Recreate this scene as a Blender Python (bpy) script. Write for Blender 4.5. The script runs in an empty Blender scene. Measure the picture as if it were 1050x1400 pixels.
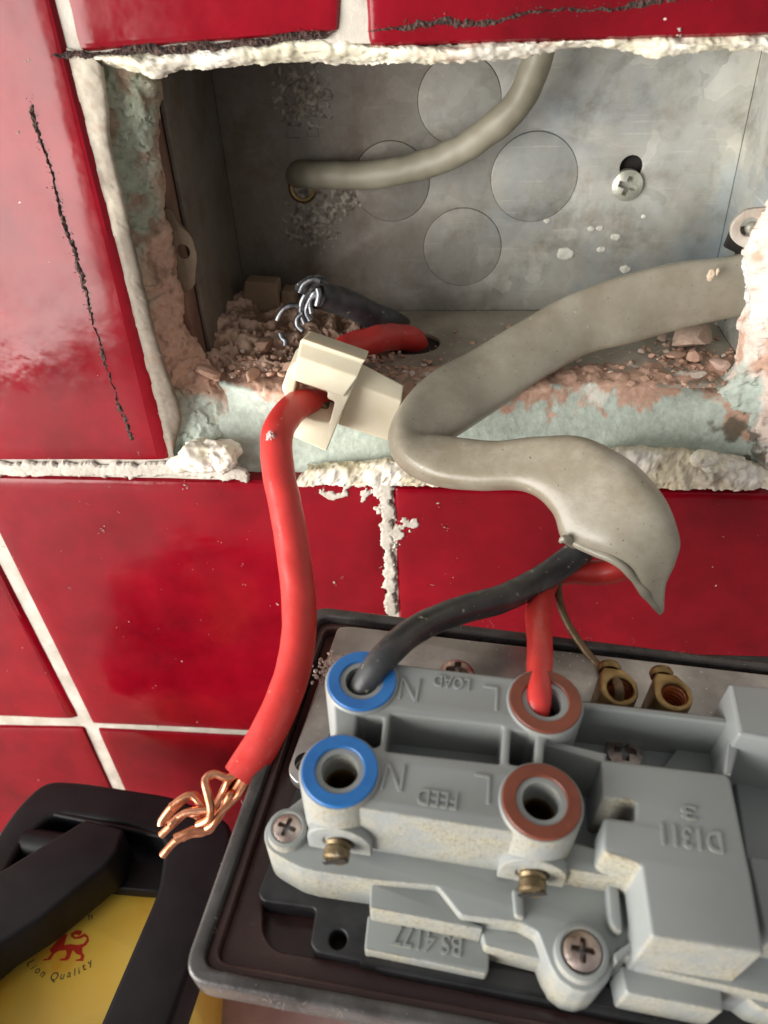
import bpy, bmesh, math, random
from mathutils import Vector, Matrix, noise
random.seed(7)
C = bpy.context.scene.collection
S = 0.001                                  # everything below is written in millimetres
F = 1050.0                                 # focal length in photograph pixels (1050 x 1400)

# ------------------------------------------------------------------ camera
rx = Vector((10525, -200, 1050)).normalized()              # world X seen in camera axes
up = (-Vector((77.6, -1427, -1050))); up = (up - rx * up.dot(rx)).normalized()
fw = up.cross(rx)                                          # world Y seen in camera axes
M = Matrix((rx, fw, up))                                   # camera vector -> world vector
CAM = Vector((0, -165, 260))
cam = bpy.data.cameras.new("camera"); camo = bpy.data.objects.new("camera", cam); C.objects.link(camo)
camo.matrix_world = Matrix.Translation(CAM * S) @ M.to_4x4()
cam.sensor_fit = 'VERTICAL'; cam.sensor_height = 36; cam.lens = F / 1400 * 36
cam.clip_start = 0.005; cam.clip_end = 50
cam.dof.use_dof = True; cam.dof.focus_distance = 0.178; cam.dof.aperture_fstop = 22
bpy.context.scene.camera = camo

# ------------------------------------------------------------------ light
w = bpy.data.worlds.new("World"); bpy.context.scene.world = w; w.use_nodes = True
w.node_tree.nodes['Background'].inputs[0].default_value = (0.92, 0.90, 0.88, 1)
w.node_tree.nodes['Background'].inputs[1].default_value = 0.30
def area(name, loc, target, size, power, col):
    l = bpy.data.lights.new(name, 'AREA'); l.shape = 'RECTANGLE'; l.size = size[0]; l.size_y = size[1]
    l.energy = power; l.color = col
    o = bpy.data.objects.new(name, l); C.objects.link(o)
    o.location = Vector(loc) * S
    o.rotation_euler = (Vector(target) - Vector(loc)).to_track_quat('-Z', 'Y').to_euler()
area("window_light", (-760, -600, 200), (20, 0, 170), (0.85, 0.75), 19.5, (1.0, 0.965, 0.91))
sc = bpy.context.scene
sc.view_settings.view_transform = 'Standard'; sc.view_settings.look = 'None'
sc.view_settings.gamma = 1; sc.view_settings.exposure = 0.32

# ------------------------------------------------------------------ pixel -> place helpers
def ray(px, py): return M @ Vector(((px - 525) / F, (700 - py) / F, -1.0))
def W(px, py, Y=0.0):                       # on the upright plane at depth Y (wall face = 0)
    r = ray(px, py); return CAM + r * ((Y - CAM.y) / r.y)
def Hz(px, py, Z=0.0):                      # on the level plane at height Z
    r = ray(px, py); return CAM + r * ((Z - CAM.z) / r.z)
def D(px, py, d): return CAM + ray(px, py) * d      # at distance d in front of the lens
# switch plate frame (lies face down, tilted)
u_ = M @ Vector((8725, -951, 1050)).normalized()
v_ = M @ Vector((255, 1051, -1050)); v_ = (v_ - u_ * v_.dot(u_)).normalized()
n_ = u_.cross(v_)
PO = D(435, 828, 174)
PF = Matrix.Translation(PO * S) @ Matrix((u_, v_, n_)).transposed().to_4x4()
def P(px, py, h=0.0):                       # plate coordinates (a, b) at height h above its rim
    r = ray(px, py); t = (h - (CAM - PO).dot(n_)) / r.dot(n_)
    q = CAM + r * t - PO
    return (q.dot(u_), q.dot(v_))
def PW(a, b, h): return PO + u_ * a + v_ * b + n_ * h

# ------------------------------------------------------------------ materials
def nodes(name):
    m = bpy.data.materials.new(name); m.use_nodes = True
    nt = m.node_tree; return m, nt, nt.nodes['Principled BSDF']
def N(nt, t, **kw):
    n = nt.nodes.new(t)
    for k, v in kw.items():
        if k.startswith('i_'): n.inputs[k[2:].replace('_', ' ')].default_value = v
        else: setattr(n, k, v)
    return n
def noisetex(nt, scale, detail=4, rough=.55, coord='Object', dist=0):
    tc = N(nt, 'ShaderNodeTexCoord'); n = N(nt, 'ShaderNodeTexNoise')
    n.inputs['Scale'].default_value = scale; n.inputs['Detail'].default_value = detail
    n.inputs['Roughness'].default_value = rough; n.inputs['Distortion'].default_value = dist
    nt.links.new(tc.outputs[coord], n.inputs['Vector']); return n.outputs['Fac']
def ramp(nt, fac, stops):
    r = N(nt, 'ShaderNodeValToRGB'); e = r.color_ramp.elements
    e[0].position, e[0].color = stops[0][0], (*stops[0][1], 1)
    e[1].position, e[1].color = stops[-1][0], (*stops[-1][1], 1)
    for p, c in stops[1:-1]:
        x = e.new(p); x.color = (*c, 1)
    nt.links.new(fac, r.inputs[0]); return r.outputs[0]
def mix(nt, fac, a, b, mode='MIX'):
    m = N(nt, 'ShaderNodeMix', data_type='RGBA', blend_type=mode)
    for s, v in ((0, fac), (6, a), (7, b)):
        if isinstance(v, (int, float)): m.inputs[s].default_value = v
        elif isinstance(v, tuple): m.inputs[s].default_value = (*v, 1)
        else: nt.links.new(v, m.inputs[s])
    return m.outputs[2]
def math_(nt, op, a, b=0.0, clamp=False):
    m = N(nt, 'ShaderNodeMath', operation=op, use_clamp=clamp)
    for i, v in enumerate((a, b)):
        if isinstance(v, (int, float)): m.inputs[i].default_value = v
        else: nt.links.new(v, m.inputs[i])
    return m.outputs[0]
def bump(nt, b, fac, strength, dist):
    n = N(nt, 'ShaderNodeBump'); n.inputs['Strength'].default_value = strength; n.inputs['Distance'].default_value = dist * S
    nt.links.new(fac, n.inputs['Height'])
    old = b.inputs['Normal'].links
    if old: nt.links.new(old[0].from_socket, n.inputs['Normal'])
    nt.links.new(n.outputs[0], b.inputs['Normal'])
def simple(name, c1, c2, scale=300, rough=.5, metal=0, bmp=.15, bscale=1500, bdist=.3, r2=None, coat=0, specks=None, sss=0):
    m, nt, b = nodes(name)
    f = noisetex(nt, scale, 5)
    col = ramp(nt, f, [(.35, c1), (.68, c2)])
    if specks:
        sf = noisetex(nt, specks[1], 3, .7)
        col = mix(nt, ramp(nt, sf, [(specks[2], (0, 0, 0)), (specks[2] + .05, (1, 1, 1))]), col, specks[0])
    nt.links.new(col, b.inputs['Base Color'])
    b.inputs['Metallic'].default_value = metal
    if r2 is None: b.inputs['Roughness'].default_value = rough
    else:
        rr = N(nt, 'ShaderNodeMapRange'); nt.links.new(noisetex(nt, scale * 2.3, 4), rr.inputs[0])
        rr.inputs[1].default_value = .35; rr.inputs[2].default_value = .65
        rr.inputs[3].default_value = rough; rr.inputs[4].default_value = r2; nt.links.new(rr.outputs[0], b.inputs['Roughness'])
    b.inputs['Coat Weight'].default_value = coat; b.inputs['Coat Roughness'].default_value = .08
    if sss:
        b.inputs['Subsurface Weight'].default_value = sss; b.inputs['Subsurface Scale'].default_value = 0.002
        b.inputs['Subsurface Radius'].default_value = (1, .7, .4)
    if bmp: bump(nt, b, noisetex(nt, bscale, 5, .65), bmp, bdist)
    return m

# glazed red tile
m_tile, nt, b = nodes('red_glaze')
c = ramp(nt, noisetex(nt, 26, 7, .68), [(.3, (.12, .001, .005)), (.7, (.27, .003, .012))])
sp = noisetex(nt, 420, 2, .8)
c = mix(nt, ramp(nt, sp, [(.765, (0, 0, 0)), (.79, (1, 1, 1))]), c, (.75, .6, .55))
nt.links.new(c, b.inputs['Base Color']); b.inputs['Roughness'].default_value = .16; b.inputs['Specular IOR Level'].default_value = .30
rr = ramp(nt, noisetex(nt, 60, 6, .7), [(.35, (.08,) * 3), (.75, (.26,) * 3)]); nt.links.new(rr, b.inputs['Roughness'])
bump(nt, b, noisetex(nt, 30, 2), .4, 1.5); bump(nt, b, noisetex(nt, 110, 3), .22, .5)
m_grout = simple('white_grout', (.42, .38, .325), (.62, .58, .51), 120, .8, 0, .4, 900, .4, specks=((.35, .2, .17), 500, .66))
m_rim = simple('worn_dark_rim', (.035, .031, .030), (.12, .115, .115), 90, .16, .35, .4, 900, .25, r2=.5, specks=((.5, .48, .45), 900, .68))
m_dark = simple('dark_sealant', (.018, .010, .010), (.13, .075, .06), 700, .85, 0, .8, 1800, .5)
m_clay = simple('tile_clay', (.30, .03, .04), (.42, .10, .10), 300, .6)

# plaster, paint and rubble: colour is carried by the material each spot is made of
def attr_mat(name, rough=.9, b1=.7, bd=.35, bs=900, sss=0):
    m, nt, b = nodes(name)
    a = N(nt, 'ShaderNodeAttribute', attribute_name='Col')
    f = noisetex(nt, 500, 6, .7)
    col = mix(nt, 1.0, a.outputs['Color'], ramp(nt, f, [(.3, (.78, .76, .74)), (.7, (1.12, 1.12, 1.12))]), 'MULTIPLY')
    nt.links.new(col, b.inputs['Base Color']); b.inputs['Roughness'].default_value = rough
    bump(nt, b, noisetex(nt, bs, 8, .7), b1, bd)
    return m
m_plaster = attr_mat('plaster_surface')
m_filler = attr_mat('filler_surface', .7, .3, .25, 450)

# galvanised steel with spangle and dirt
def zinc(name, dirt):
    m, nt, b = nodes(name)
    tc = N(nt, 'ShaderNodeTexCoord')
    v = N(nt, 'ShaderNodeTexVoronoi'); v.inputs['Scale'].default_value = 150; v.inputs['Randomness'].default_value = 1
    nz = N(nt, 'ShaderNodeTexNoise'); nz.inputs['Scale'].default_value = 70; nz.inputs['Detail'].default_value = 3
    nt.links.new(tc.outputs['Object'], nz.inputs['Vector'])
    vm = N(nt, 'ShaderNodeMix', data_type='RGBA', blend_type='LINEAR_LIGHT'); vm.inputs[0].default_value = .012
    nt.links.new(tc.outputs['Object'], vm.inputs[6]); nt.links.new(nz.outputs['Color'], vm.inputs[7])
    nt.links.new(vm.outputs[2], v.inputs['Vector'])
    sep = N(nt, 'ShaderNodeSeparateColor'); nt.links.new(v.outputs['Color'], sep.inputs[0])
    spangle = ramp(nt, sep.outputs[0], [(0, (.44, .455, .44)), (.5, (.50, .52, .505)), (.9, (.54, .555, .53)), (1, (.63, .64, .61))])
    big = noisetex(nt, 26, 6, .62)
    col = mix(nt, ramp(nt, big, [(.30, (0, 0, 0)), (.72, (1, 1, 1))]), spangle, ramp(nt, noisetex(nt, 140, 6, .7), [(.3, (.30, .26, .19)), (.7, (.52, .47, .38))]))
    col = mix(nt, dirt, spangle, col)
    col = mix(nt, ramp(nt, noisetex(nt, 24, 4, .6), [(.48, (0, 0, 0)), (.66, (.75, .75, .75))]), col, (.34, .41, .46))
    sm = N(nt, 'ShaderNodeMapping'); sm.inputs['Scale'].default_value = (60, 60, 1400); sm.inputs['Rotation'].default_value = (0, .15, 0); nt.links.new(tc.outputs['Object'], sm.inputs[0])
    sn = N(nt, 'ShaderNodeTexNoise'); sn.inputs['Scale'].default_value = 1; sn.inputs['Detail'].default_value = 3; nt.links.new(sm.outputs[0], sn.inputs['Vector'])
    col = mix(nt, ramp(nt, sn.outputs['Fac'], [(.62, (0, 0, 0)), (.72, (.4, .4, .4))]), col, (.68, .68, .64))
    stn = ramp(nt, noisetex(nt, 60, 7, .68, dist=.15), [(.30, (.60, .55, .48)), (.50, (1, 1, 1)), (.68, (1.12, 1.12, 1.1))])
    col = mix(nt, 1.0, col, stn, 'MULTIPLY')
    # brown grime plus painted-in shade, darkening the box towards its left end
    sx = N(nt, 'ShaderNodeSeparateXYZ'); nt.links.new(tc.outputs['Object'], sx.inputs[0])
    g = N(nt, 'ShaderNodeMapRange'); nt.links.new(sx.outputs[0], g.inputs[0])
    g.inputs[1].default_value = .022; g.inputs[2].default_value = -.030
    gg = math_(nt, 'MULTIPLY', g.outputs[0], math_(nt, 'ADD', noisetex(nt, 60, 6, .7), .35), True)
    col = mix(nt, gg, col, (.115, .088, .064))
    nt.links.new(col, b.inputs['Base Color'])
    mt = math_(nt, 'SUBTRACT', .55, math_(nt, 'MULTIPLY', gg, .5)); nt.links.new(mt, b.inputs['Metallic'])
    rr = ramp(nt, noisetex(nt, 80, 5), [(.3, (.38,) * 3), (.7, (.62,) * 3)]); nt.links.new(rr, b.inputs['Roughness'])
    bump(nt, b, noisetex(nt, 75, 4), .25, .8); bump(nt, b, noisetex(nt, 900, 5, .7), .15, .12)
    return m
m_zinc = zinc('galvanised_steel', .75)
m_floor = simple('dusty_zinc', (.30, .27, .22), (.46, .42, .35), 60, .65, .2, .5, 400, .4, specks=((.62, .52, .46), 350, .62))
m_hole = simple('dark_cavity', (.012, .010, .009), (.03, .025, .02), 200, .9)

def cable_mat(name, c1, c2, rough, speck, thr=.68, sss=.0, bs=700):
    return simple(name, c1, c2, 120, rough, 0, .22, bs, .3, r2=rough + .2, specks=(speck, 650, thr), sss=sss)
m_red = cable_mat('red_pvc', (.55, .035, .03), (.66, .045, .04), .28, (.62, .30, .24), .69)
m_black = cable_mat('black_pvc', (.018, .019, .022), (.055, .057, .060), .28, (.34, .31, .22), .64)
m_grey = simple('grey_sheath', (.27, .245, .19), (.40, .375, .31), 38, .30, 0, .14, 350, .5, specks=((.6, .57, .48), 480, .70))
nt = m_grey.node_tree; b = nt.nodes['Principled BSDF']; src = b.inputs['Base Color'].links[0].from_socket
bump(nt, b, noisetex(nt, 2600, 3, .7), .3, .08)
c = mix(nt, ramp(nt, noisetex(nt, 22, 7, .75), [(.42, (0, 0, 0)), (.62, (.75, .75, .75))]), src, (.20, .165, .11))
c = mix(nt, ramp(nt, noisetex(nt, 1500, 2, .6), [(.70, (0, 0, 0)), (.74, (1, 1, 1))]), c, (.09, .07, .05))
nt.links.new(c, b.inputs['Base Color'])
m_greyback = simple('old_grey_sheath', (.20, .185, .135), (.29, .27, .205), 60, .5, 0, .2, 350, .5, specks=((.1, .09, .07), 280, .70))
m_sleeve = simple('brown_earth', (.13, .085, .045), (.22, .15, .08), 300, .4, .4, .3)
m_copper = simple('bare_copper', (.50, .20, .10), (.80, .40, .25), 200, .26, 1, .25, 900, .25, r2=.42)
m_tinned = simple('tinned_copper', (.10, .105, .12), (.34, .35, .37), 300, .42, 1, .4, 900, .3)
m_brass = simple('brass', (.20, .13, .055), (.38, .27, .13), 200, .30, 1, .3, 900, .2, r2=.5)
m_brassdull = simple('dull_brass', (.14, .10, .055), (.34, .26, .15), 300, .42, .8, .5, 900, .3, specks=((.5, .47, .38), 700, .62))
m_screw = simple('screw_steel', (.32, .24, .20), (.68, .58, .54), 260, .28, 1, .5, 800, .3, r2=.45)
m_zscrew = simple('zinc_screw', (.42, .43, .37), (.58, .58, .50), 300, .4, .6, .3)
m_nylon = simple('yellowed_nylon', (.66, .59, .43), (.78, .73, .58), 60, .42, 0, .15, 500, .3, specks=((.12, .09, .06), 900, .72), sss=.35)
m_blue = simple('blue_ring', (.012, .13, .42), (.02, .18, .52), 150, .35, 0, .2, 700, .2, specks=((.3, .4, .55), 900, .72))
m_brown = simple('brown_ring', (.15, .035, .018), (.21, .055, .028), 150, .35, 0, .2, 700, .2, specks=((.5, .35, .28), 900, .72))
m_bplastic = simple('black_plastic', (.012, .012, .014), (.03, .03, .033), 150, .35, 0, .2, 900, .2, r2=.5, specks=((.3, .28, .25), 900, .73))
m_bakelite = simple('glossy_dark_plate', (.055, .024, .022), (.095, .048, .045), 50, .13, 0, .12, 500, .3, r2=.42, specks=((.30, .27, .25), 800, .71))
m_strap = simple('scuffed_steel_strap', (.28, .27, .26), (.46, .44, .43), 90, .28, .85, .35, 1200, .2, r2=.5, specks=((.7, .68, .64), 1100, .66))
m_yellow = simple('yellow_card', (.82, .60, .16), (.86, .66, .22), 30, .5, 0, .1)
m_rprint = simple('red_print', (.6, .03, .015), (.65, .05, .02), 100, .5, 0, 0)
m_kprint = simple('black_print', (.02, .025, .04), (.03, .035, .05), 100, .5, 0, 0)
m_worktop = simple('pale_worktop', (.42, .34, .32), (.55, .47, .45), 60, .35, 0, .1, 400, .2, specks=((.2, .15, .14), 300, .72))
# yellow card with orange printed clouds
m_yellow, nt, b = nodes('yellow_card')
f = noisetex(nt, 17, 5, .6)
c = ramp(nt, f, [(.38, (.92, .36, .008)), (.48, (.97, .66, .09)), (.65, (.98, .74, .15))])
nt.links.new(c, b.inputs['Base Color']); b.inputs['Roughness'].default_value = .45
# grey moulded plastic: building dust lies on the sides that faced up when it was on the wall
m_body, nt, b = nodes('grey_moulding')
tc = N(nt, 'ShaderNodeTexCoord')
dp = N(nt, 'ShaderNodeVectorMath', operation='DOT_PRODUCT'); nt.links.new(tc.outputs['Normal'], dp.inputs[0]); dp.inputs[1].default_value = (0, -1, .0)
dn = noisetex(nt, 80, 8, .72)
k = math_(nt, 'MULTIPLY', math_(nt, 'SUBTRACT', dp.outputs['Value'], .25), 2.6, True)
sy = N(nt, 'ShaderNodeSeparateXYZ'); nt.links.new(tc.outputs['Object'], sy.inputs[0])
my = N(nt, 'ShaderNodeMapRange'); nt.links.new(sy.outputs[1], my.inputs[0]); my.inputs[1].default_value = -.036; my.inputs[2].default_value = -.046
k2 = math_(nt, 'MULTIPLY', k, math_(nt, 'SUBTRACT', math_(nt, 'MULTIPLY', dn, 3.6), 1.38), True)
k2 = math_(nt, 'MULTIPLY', k2, math_(nt, 'ADD', math_(nt, 'MULTIPLY', my.outputs[0], .93), .07), True)
base = ramp(nt, noisetex(nt, 35, 5), [(.3, (.255, .275, .275)), (.7, (.30, .32, .318))])
dust = ramp(nt, noisetex(nt, 1400, 5, .75), [(.36, (.20, .14, .08)), (.46, (.35, .32, .235)), (.7, (.42, .40, .32))])
col = mix(nt, k2, base, dust)
st = noisetex(nt, 900, 3, .8); col = mix(nt, ramp(nt, st, [(.75, (0, 0, 0)), (.77, (1, 1, 1))]), col, (.60, .60, .56))
nt.links.new(col, b.inputs['Base Color'])
r = N(nt, 'ShaderNodeMapRange'); nt.links.new(k2, r.inputs[0]); r.inputs[3].default_value = .36; r.inputs[4].default_value = .9
nt.links.new(r.outputs[0], b.inputs['Roughness'])
bump(nt, b, noisetex(nt, 200, 4), .10, .3)
bmpn = math_(nt, 'MULTIPLY', noisetex(nt, 1600, 5, .7), k2); bump(nt, b, bmpn, .8, .4)

# ------------------------------------------------------------------ mesh helpers
def thing(name, label, cat, loc=(0, 0, 0), mw=None, group=None):
    o = bpy.data.objects.new(name, None); C.objects.link(o)
    o.empty_display_size = .01
    o.matrix_world = mw if mw is not None else Matrix.Translation(Vector(loc) * S)
    o['label'] = label; o['category'] = cat
    if group: o['group'] = group
    return o
def tag(o, label=None, cat=None, group=None, kind=None):
    for k, v in (('label', label), ('category', cat), ('group', group), ('kind', kind)):
        if v: o[k] = v
    return o
def mk(name, vs, fs, mat, parent=None, smooth=40, cols=None, local=False):
    """vs in mm: world coordinates unless local; a parent's inverse is applied for world input."""
    me = bpy.data.meshes.new(name)
    if parent is not None and not local:
        inv = world(parent).inverted(); vs = [inv @ (Vector(v) * S) for v in vs]
        o_off = None
    elif parent is not None: vs = [Vector(v) * S for v in vs]
    else:
        # top-level: origin at the centre of the piece's base
        xs = [v[0] for v in vs]; ys = [v[1] for v in vs]; zs = [v[2] for v in vs]
        c = Vector(((min(xs) + max(xs)) / 2, (min(ys) + max(ys)) / 2, min(zs)))
        vs = [(Vector(v) - c) * S for v in vs]
    me.from_pydata([tuple(v) for v in vs], [], fs); me.validate(); 
    if cols:
        a = me.color_attributes.new('Col', 'FLOAT_COLOR', 'POINT')
        for i, cc in enumerate(cols): a.data[i].color = (*cc, 1)
    me.materials.append(mat)
    bm = bmesh.new(); bm.from_mesh(me); bmesh.ops.recalc_face_normals(bm, faces=bm.faces); bm.to_mesh(me); bm.free()
    if smooth:
        me.shade_smooth(); me.set_sharp_from_angle(angle=math.radians(smooth))
    o = bpy.data.objects.new(name, me); C.objects.link(o)
    if parent is not None: o.parent = parent
    else: o.location = c * S
    return o
def world(o):
    m = Matrix.LocRotScale(o.location, o.rotation_euler, o.scale)
    return world(o.parent) @ m if o.parent else m
def prism_data(loops, h0, h1, bevel=.3, res=2):
    """2-D loops (first outer, others holes) -> vertices and faces of a bevelled slab"""
    cu = bpy.data.curves.new('tmp', 'CURVE'); cu.dimensions = '2D'; cu.fill_mode = 'BOTH'
    hh = (h1 - h0) / 2; bevel = min(bevel, hh * .98)
    cu.extrude = hh - bevel; cu.bevel_depth = bevel; cu.bevel_resolution = res; cu.offset = -bevel
    for lp in loops:
        s = cu.splines.new('POLY'); s.points.add(len(lp) - 1)
        for i, p in enumerate(lp): s.points[i].co = (p[0], p[1], 0, 1)
        s.use_cyclic_u = True
    o = bpy.data.objects.new('tmp', cu)
    me = bpy.data.meshes.new_from_object(o)
    bm = bmesh.new(); bm.from_mesh(me); bmesh.ops.remove_doubles(bm, verts=bm.verts, dist=1e-4)
    vs = [(v.co.x, v.co.y, v.co.z + (h0 + h1) / 2) for v in bm.verts]
    bm.verts.index_update(); fs = [[v.index for v in f.verts] for f in bm.faces]
    bm.free(); bpy.data.objects.remove(o); bpy.data.curves.remove(cu); bpy.data.meshes.remove(me)
    return vs, fs
def prism(name, loops, h0, h1, mat, parent, bevel=.3, xf=None, smooth=35, res=2):
    vs, fs = prism_data(loops, h0, h1, bevel, res)
    if xf: vs = [xf(*v) for v in vs]
    return mk(name, vs, fs, mat, parent, smooth, local=xf is None and parent is not None)
def wallxf(x, z, h): return (x, -h, z)
def circ(cx, cy, r, n=40, a0=0, a1=2 * math.pi, ry=None):
    full = abs(a1 - a0 - 2 * math.pi) < 1e-6
    return [(cx + r * math.cos(a0 + (a1 - a0) * i / (n if full else n - 1)), cy + (ry or r) * math.sin(a0 + (a1 - a0) * i / (n if full else n - 1))) for i in range(n)]
def roundpoly(pts, r, n=5):
    out = []; L = len(pts)
    for i in range(L):
        p, a, c = Vector(pts[i]), Vector(pts[i - 1]), Vector(pts[(i + 1) % L])
        rr = r[i] if isinstance(r, (list, tuple)) else r
        d1, d2 = (a - p), (c - p); rr = min(rr, d1.length * .45, d2.length * .45)
        s, e = p + d1.normalized() * rr, p + d2.normalized() * rr
        for k in range(n + 1):
            t = k / n; out.append(tuple(s * (1 - t) ** 2 + p * 2 * t * (1 - t) + e * t * t))
    return out
def cr(p0, p1, p2, p3, t):
    return .5 * ((2 * p1) + (p2 - p0) * t + (2 * p0 - 5 * p1 + 4 * p2 - p3) * t * t + (3 * p1 - p0 - 3 * p2 + p3) * t ** 3)
def spline(pts, n):
    """resample list of Vectors (any size) to n points by Catmull-Rom over even steps of length"""
    pts = [Vector(p) for p in pts]
    if len(pts) == 1: return pts * n
    dense = []
    for i in range(len(pts) - 1):
        a = pts[max(i - 1, 0)]; d = pts[min(i + 2, len(pts) - 1)]
        for k in range(24): dense.append(cr(a, pts[i], pts[i + 1], d, k / 24))
    dense.append(pts[-1])
    L = [0]
    for i in range(1, len(dense)): L.append(L[-1] + (dense[i] - dense[i - 1]).length)
    out = []; j = 0
    for i in range(n):
        s = L[-1] * i / (n - 1)
        while j < len(L) - 2 and L[j + 1] < s: j += 1
        t = (s - L[j]) / max(L[j + 1] - L[j], 1e-9); out.append(dense[j].lerp(dense[j + 1], min(max(t, 0), 1)))
    return out
def tube(name, pts, r, mat, parent=None, n=20, steps=80, rough=0.0, seed=0, cap=True, rs=None, squash=None):
    """rs: optional radii per control point"""
    P4 = [Vector((*p, (rs[i] if rs else r))) for i, p in enumerate(pts)]
    sp = spline(P4, steps); cen = [Vector(p[:3]) for p in sp]; rad = [p[3] for p in sp]
    vs, fs = [], []
    t0 = (cen[1] - cen[0]).normalized(); a = t0.orthogonal().normalized()
    for i, c in enumerate(cen):
        t = (cen[min(i + 1, steps - 1)] - cen[max(i - 1, 0)]).normalized()
        a = (a - t * a.dot(t)).normalized(); bb = t.cross(a)
        for k in range(n):
            an = 2 * math.pi * k / n; d = a * math.cos(an) + bb * math.sin(an)
            q = c + d * rad[i]
            if rough: q += d * rough * noise.noise((q + Vector((seed * 7, 0, 0))) * .25)
            vs.append(q)
    for i in range(steps - 1):
        for k in range(n):
            fs.append((i * n + k, i * n + (k + 1) % n, (i + 1) * n + (k + 1) % n, (i + 1) * n + k))
    if cap:
        fs.append(list(range(n))[::-1]); fs.append(list(range((steps - 1) * n, steps * n)))
    return vs, fs, (lambda: mk(name, vs, fs, mat, parent, 50))
def join(parts):
    V, Fc = [], []
    for vs, fs in parts:
        o = len(V); V += list(vs); Fc += [[i + o for i in f] for f in fs]
    return V, Fc
def cyl(c, axis, r, h, n=28, r2=None, bev=0):
    """solid of revolution: profile list or plain cylinder from c along axis"""
    c = Vector(c); ax = Vector(axis).normalized(); a = ax.orthogonal().normalized(); b2 = ax.cross(a)
    prof = [(r - bev, 0), (r, bev), (r2 or r, h - bev), ((r2 or r) - bev, h)] if bev else [(r, 0), (r2 or r, h)]
    return lathe(c, ax, prof, n)
def lathe(c, ax, prof, n=32, closed_caps=True):
    c = Vector(c); ax = Vector(ax).normalized(); a = ax.orthogonal().normalized(); b2 = ax.cross(a)
    vs, fs = [], []
    for (r, h) in prof:
        for k in range(n):
            an = 2 * math.pi * k / n; vs.append(c + ax * h + (a * math.cos(an) + b2 * math.sin(an)) * r)
    for i in range(len(prof) - 1):
        for k in range(n): fs.append((i * n + k, i * n + (k + 1) % n, (i + 1) * n + (k + 1) % n, (i + 1) * n + k))
    if closed_caps:
        fs.append(list(range(n))[::-1]); fs.append(list(range((len(prof) - 1) * n, len(prof) * n)))
    return vs, fs
def loft(name, rails, nu, nv, mat, parent, amp=.5, fr=.12, colf=None, seed=0, tagit=None, smooth=60, edge=0, post=None):
    """rails: lists of (px, py, Y) or Vectors; surface lofted across them and roughened"""
    R = []
    for rl in rails:
        R.append(spline([W(*p) if not isinstance(p, Vector) else p for p in rl], nu))
    vs, cols = [], []
    so = Vector((seed * 13.7, seed * 5.1, 0)); 
    for i in range(nu):
        col = spline([R[k][i] for k in range(len(R))], nv) if len(R) > 2 else [R[0][i].lerp(R[1][i], j / (nv - 1)) for j in range(nv)]
        vs.append(col)
    V = []
    for i in range(nu):
        for j in range(nv):
            p = vs[i][j]
            du = vs[min(i + 1, nu - 1)][j] - vs[max(i - 1, 0)][j]; dv = vs[i][min(j + 1, nv - 1)] - vs[i][max(j - 1, 0)]
            nn = du.cross(dv)
            nn = nn.normalized() if nn.length > 1e-9 else Vector((0, -1, 0))
            if nn.dot(CAM - p) < 0: nn = -nn
            d = noise.fractal((p + so) * fr, 1.0, 2.1, 6)
            d = .7 * d + .38 * (sstep(-.04, .04, noise.fractal((p + so) * fr * 1.7, 1, 2.2, 4)) - .5)   # flaky layers
            q = p + nn * d * (amp(p, i / (nu - 1), j / (nv - 1)) if callable(amp) else amp)
            if edge:
                e = min(j, nv - 1 - j) / (nv - 1)
                if e < .12: q += dv.normalized() * noise.fractal((p + so) * fr * 2.2, 1, 2, 5) * edge
            if post: q = post(q, i / (nu - 1), j / (nv - 1))
            V.append(q)
            if colf: cols.append(colf(p, i / (nu - 1), j / (nv - 1), d))
    fs = [(i * nv + j, i * nv + j + 1, (i + 1) * nv + j + 1, (i + 1) * nv + j) for i in range(nu - 1) for j in range(nv - 1)]
    return mk(name, V, fs, mat, parent, smooth, cols or None)
def lerp3(a, b, t): t = min(max(t, 0), 1); return tuple(a[i] + (b[i] - a[i]) * t for i in range(3))
def sstep(a, b, x): t = min(max((x - a) / (b - a), 0), 1); return t * t * (3 - 2 * t)
def nz(p, f, s=0): return noise.fractal((Vector(p) + Vector((s * 9.3, s * 3.1, s))) * f, 1, 2.1, 5)
MINT = (.49, .565, .505); PINK = (.56, .36, .27); BROWN = (.25, .15, .10); CREAM = (.78, .75, .58); BEIGE = (.47, .42, .35); WHITE = (.80, .77, .70); GREYP = (.5, .5, .48)
def rock(c, r, seed, flat=.6):
    bm = bmesh.new(); bmesh.ops.create_icosphere(bm, subdivisions=2, radius=1)
    rnd = random.Random(seed); sc_ = Vector((rnd.uniform(.7, 1.3), rnd.uniform(.7, 1.2), flat * rnd.uniform(.8, 1.2)))
    rot = Matrix.Rotation(rnd.uniform(0, 6.3), 3, 'Z') @ Matrix.Rotation(rnd.uniform(-.5, .5), 3, 'X')
    pl = [Vector((rnd.uniform(-1, 1), rnd.uniform(-1, 1), rnd.uniform(-1, 1))).normalized() for _ in range(9)]
    vs = []
    for v in bm.verts:
        q = v.co.copy()
        for p in pl:
            d = q.dot(p) - .62
            if d > 0: q -= p * d * .92
        q *= 1 + .12 * noise.noise(q * 2.3 + Vector((seed, 0, 0)))
        vs.append(Vector(c) + rot @ Vector((q.x * sc_.x, q.y * sc_.y, q.z * sc_.z)) * r)
    fs = [[v.index for v in f.verts] for f in bm.faces]; bm.free(); return vs, fs
def rockcol(seed):
    rnd = random.Random(seed * 3 + 1); return lerp3(BROWN, PINK, rnd.uniform(.35, 1.3)) if rnd.random() < .8 else lerp3(PINK, WHITE, rnd.uniform(.2, .7))

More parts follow.
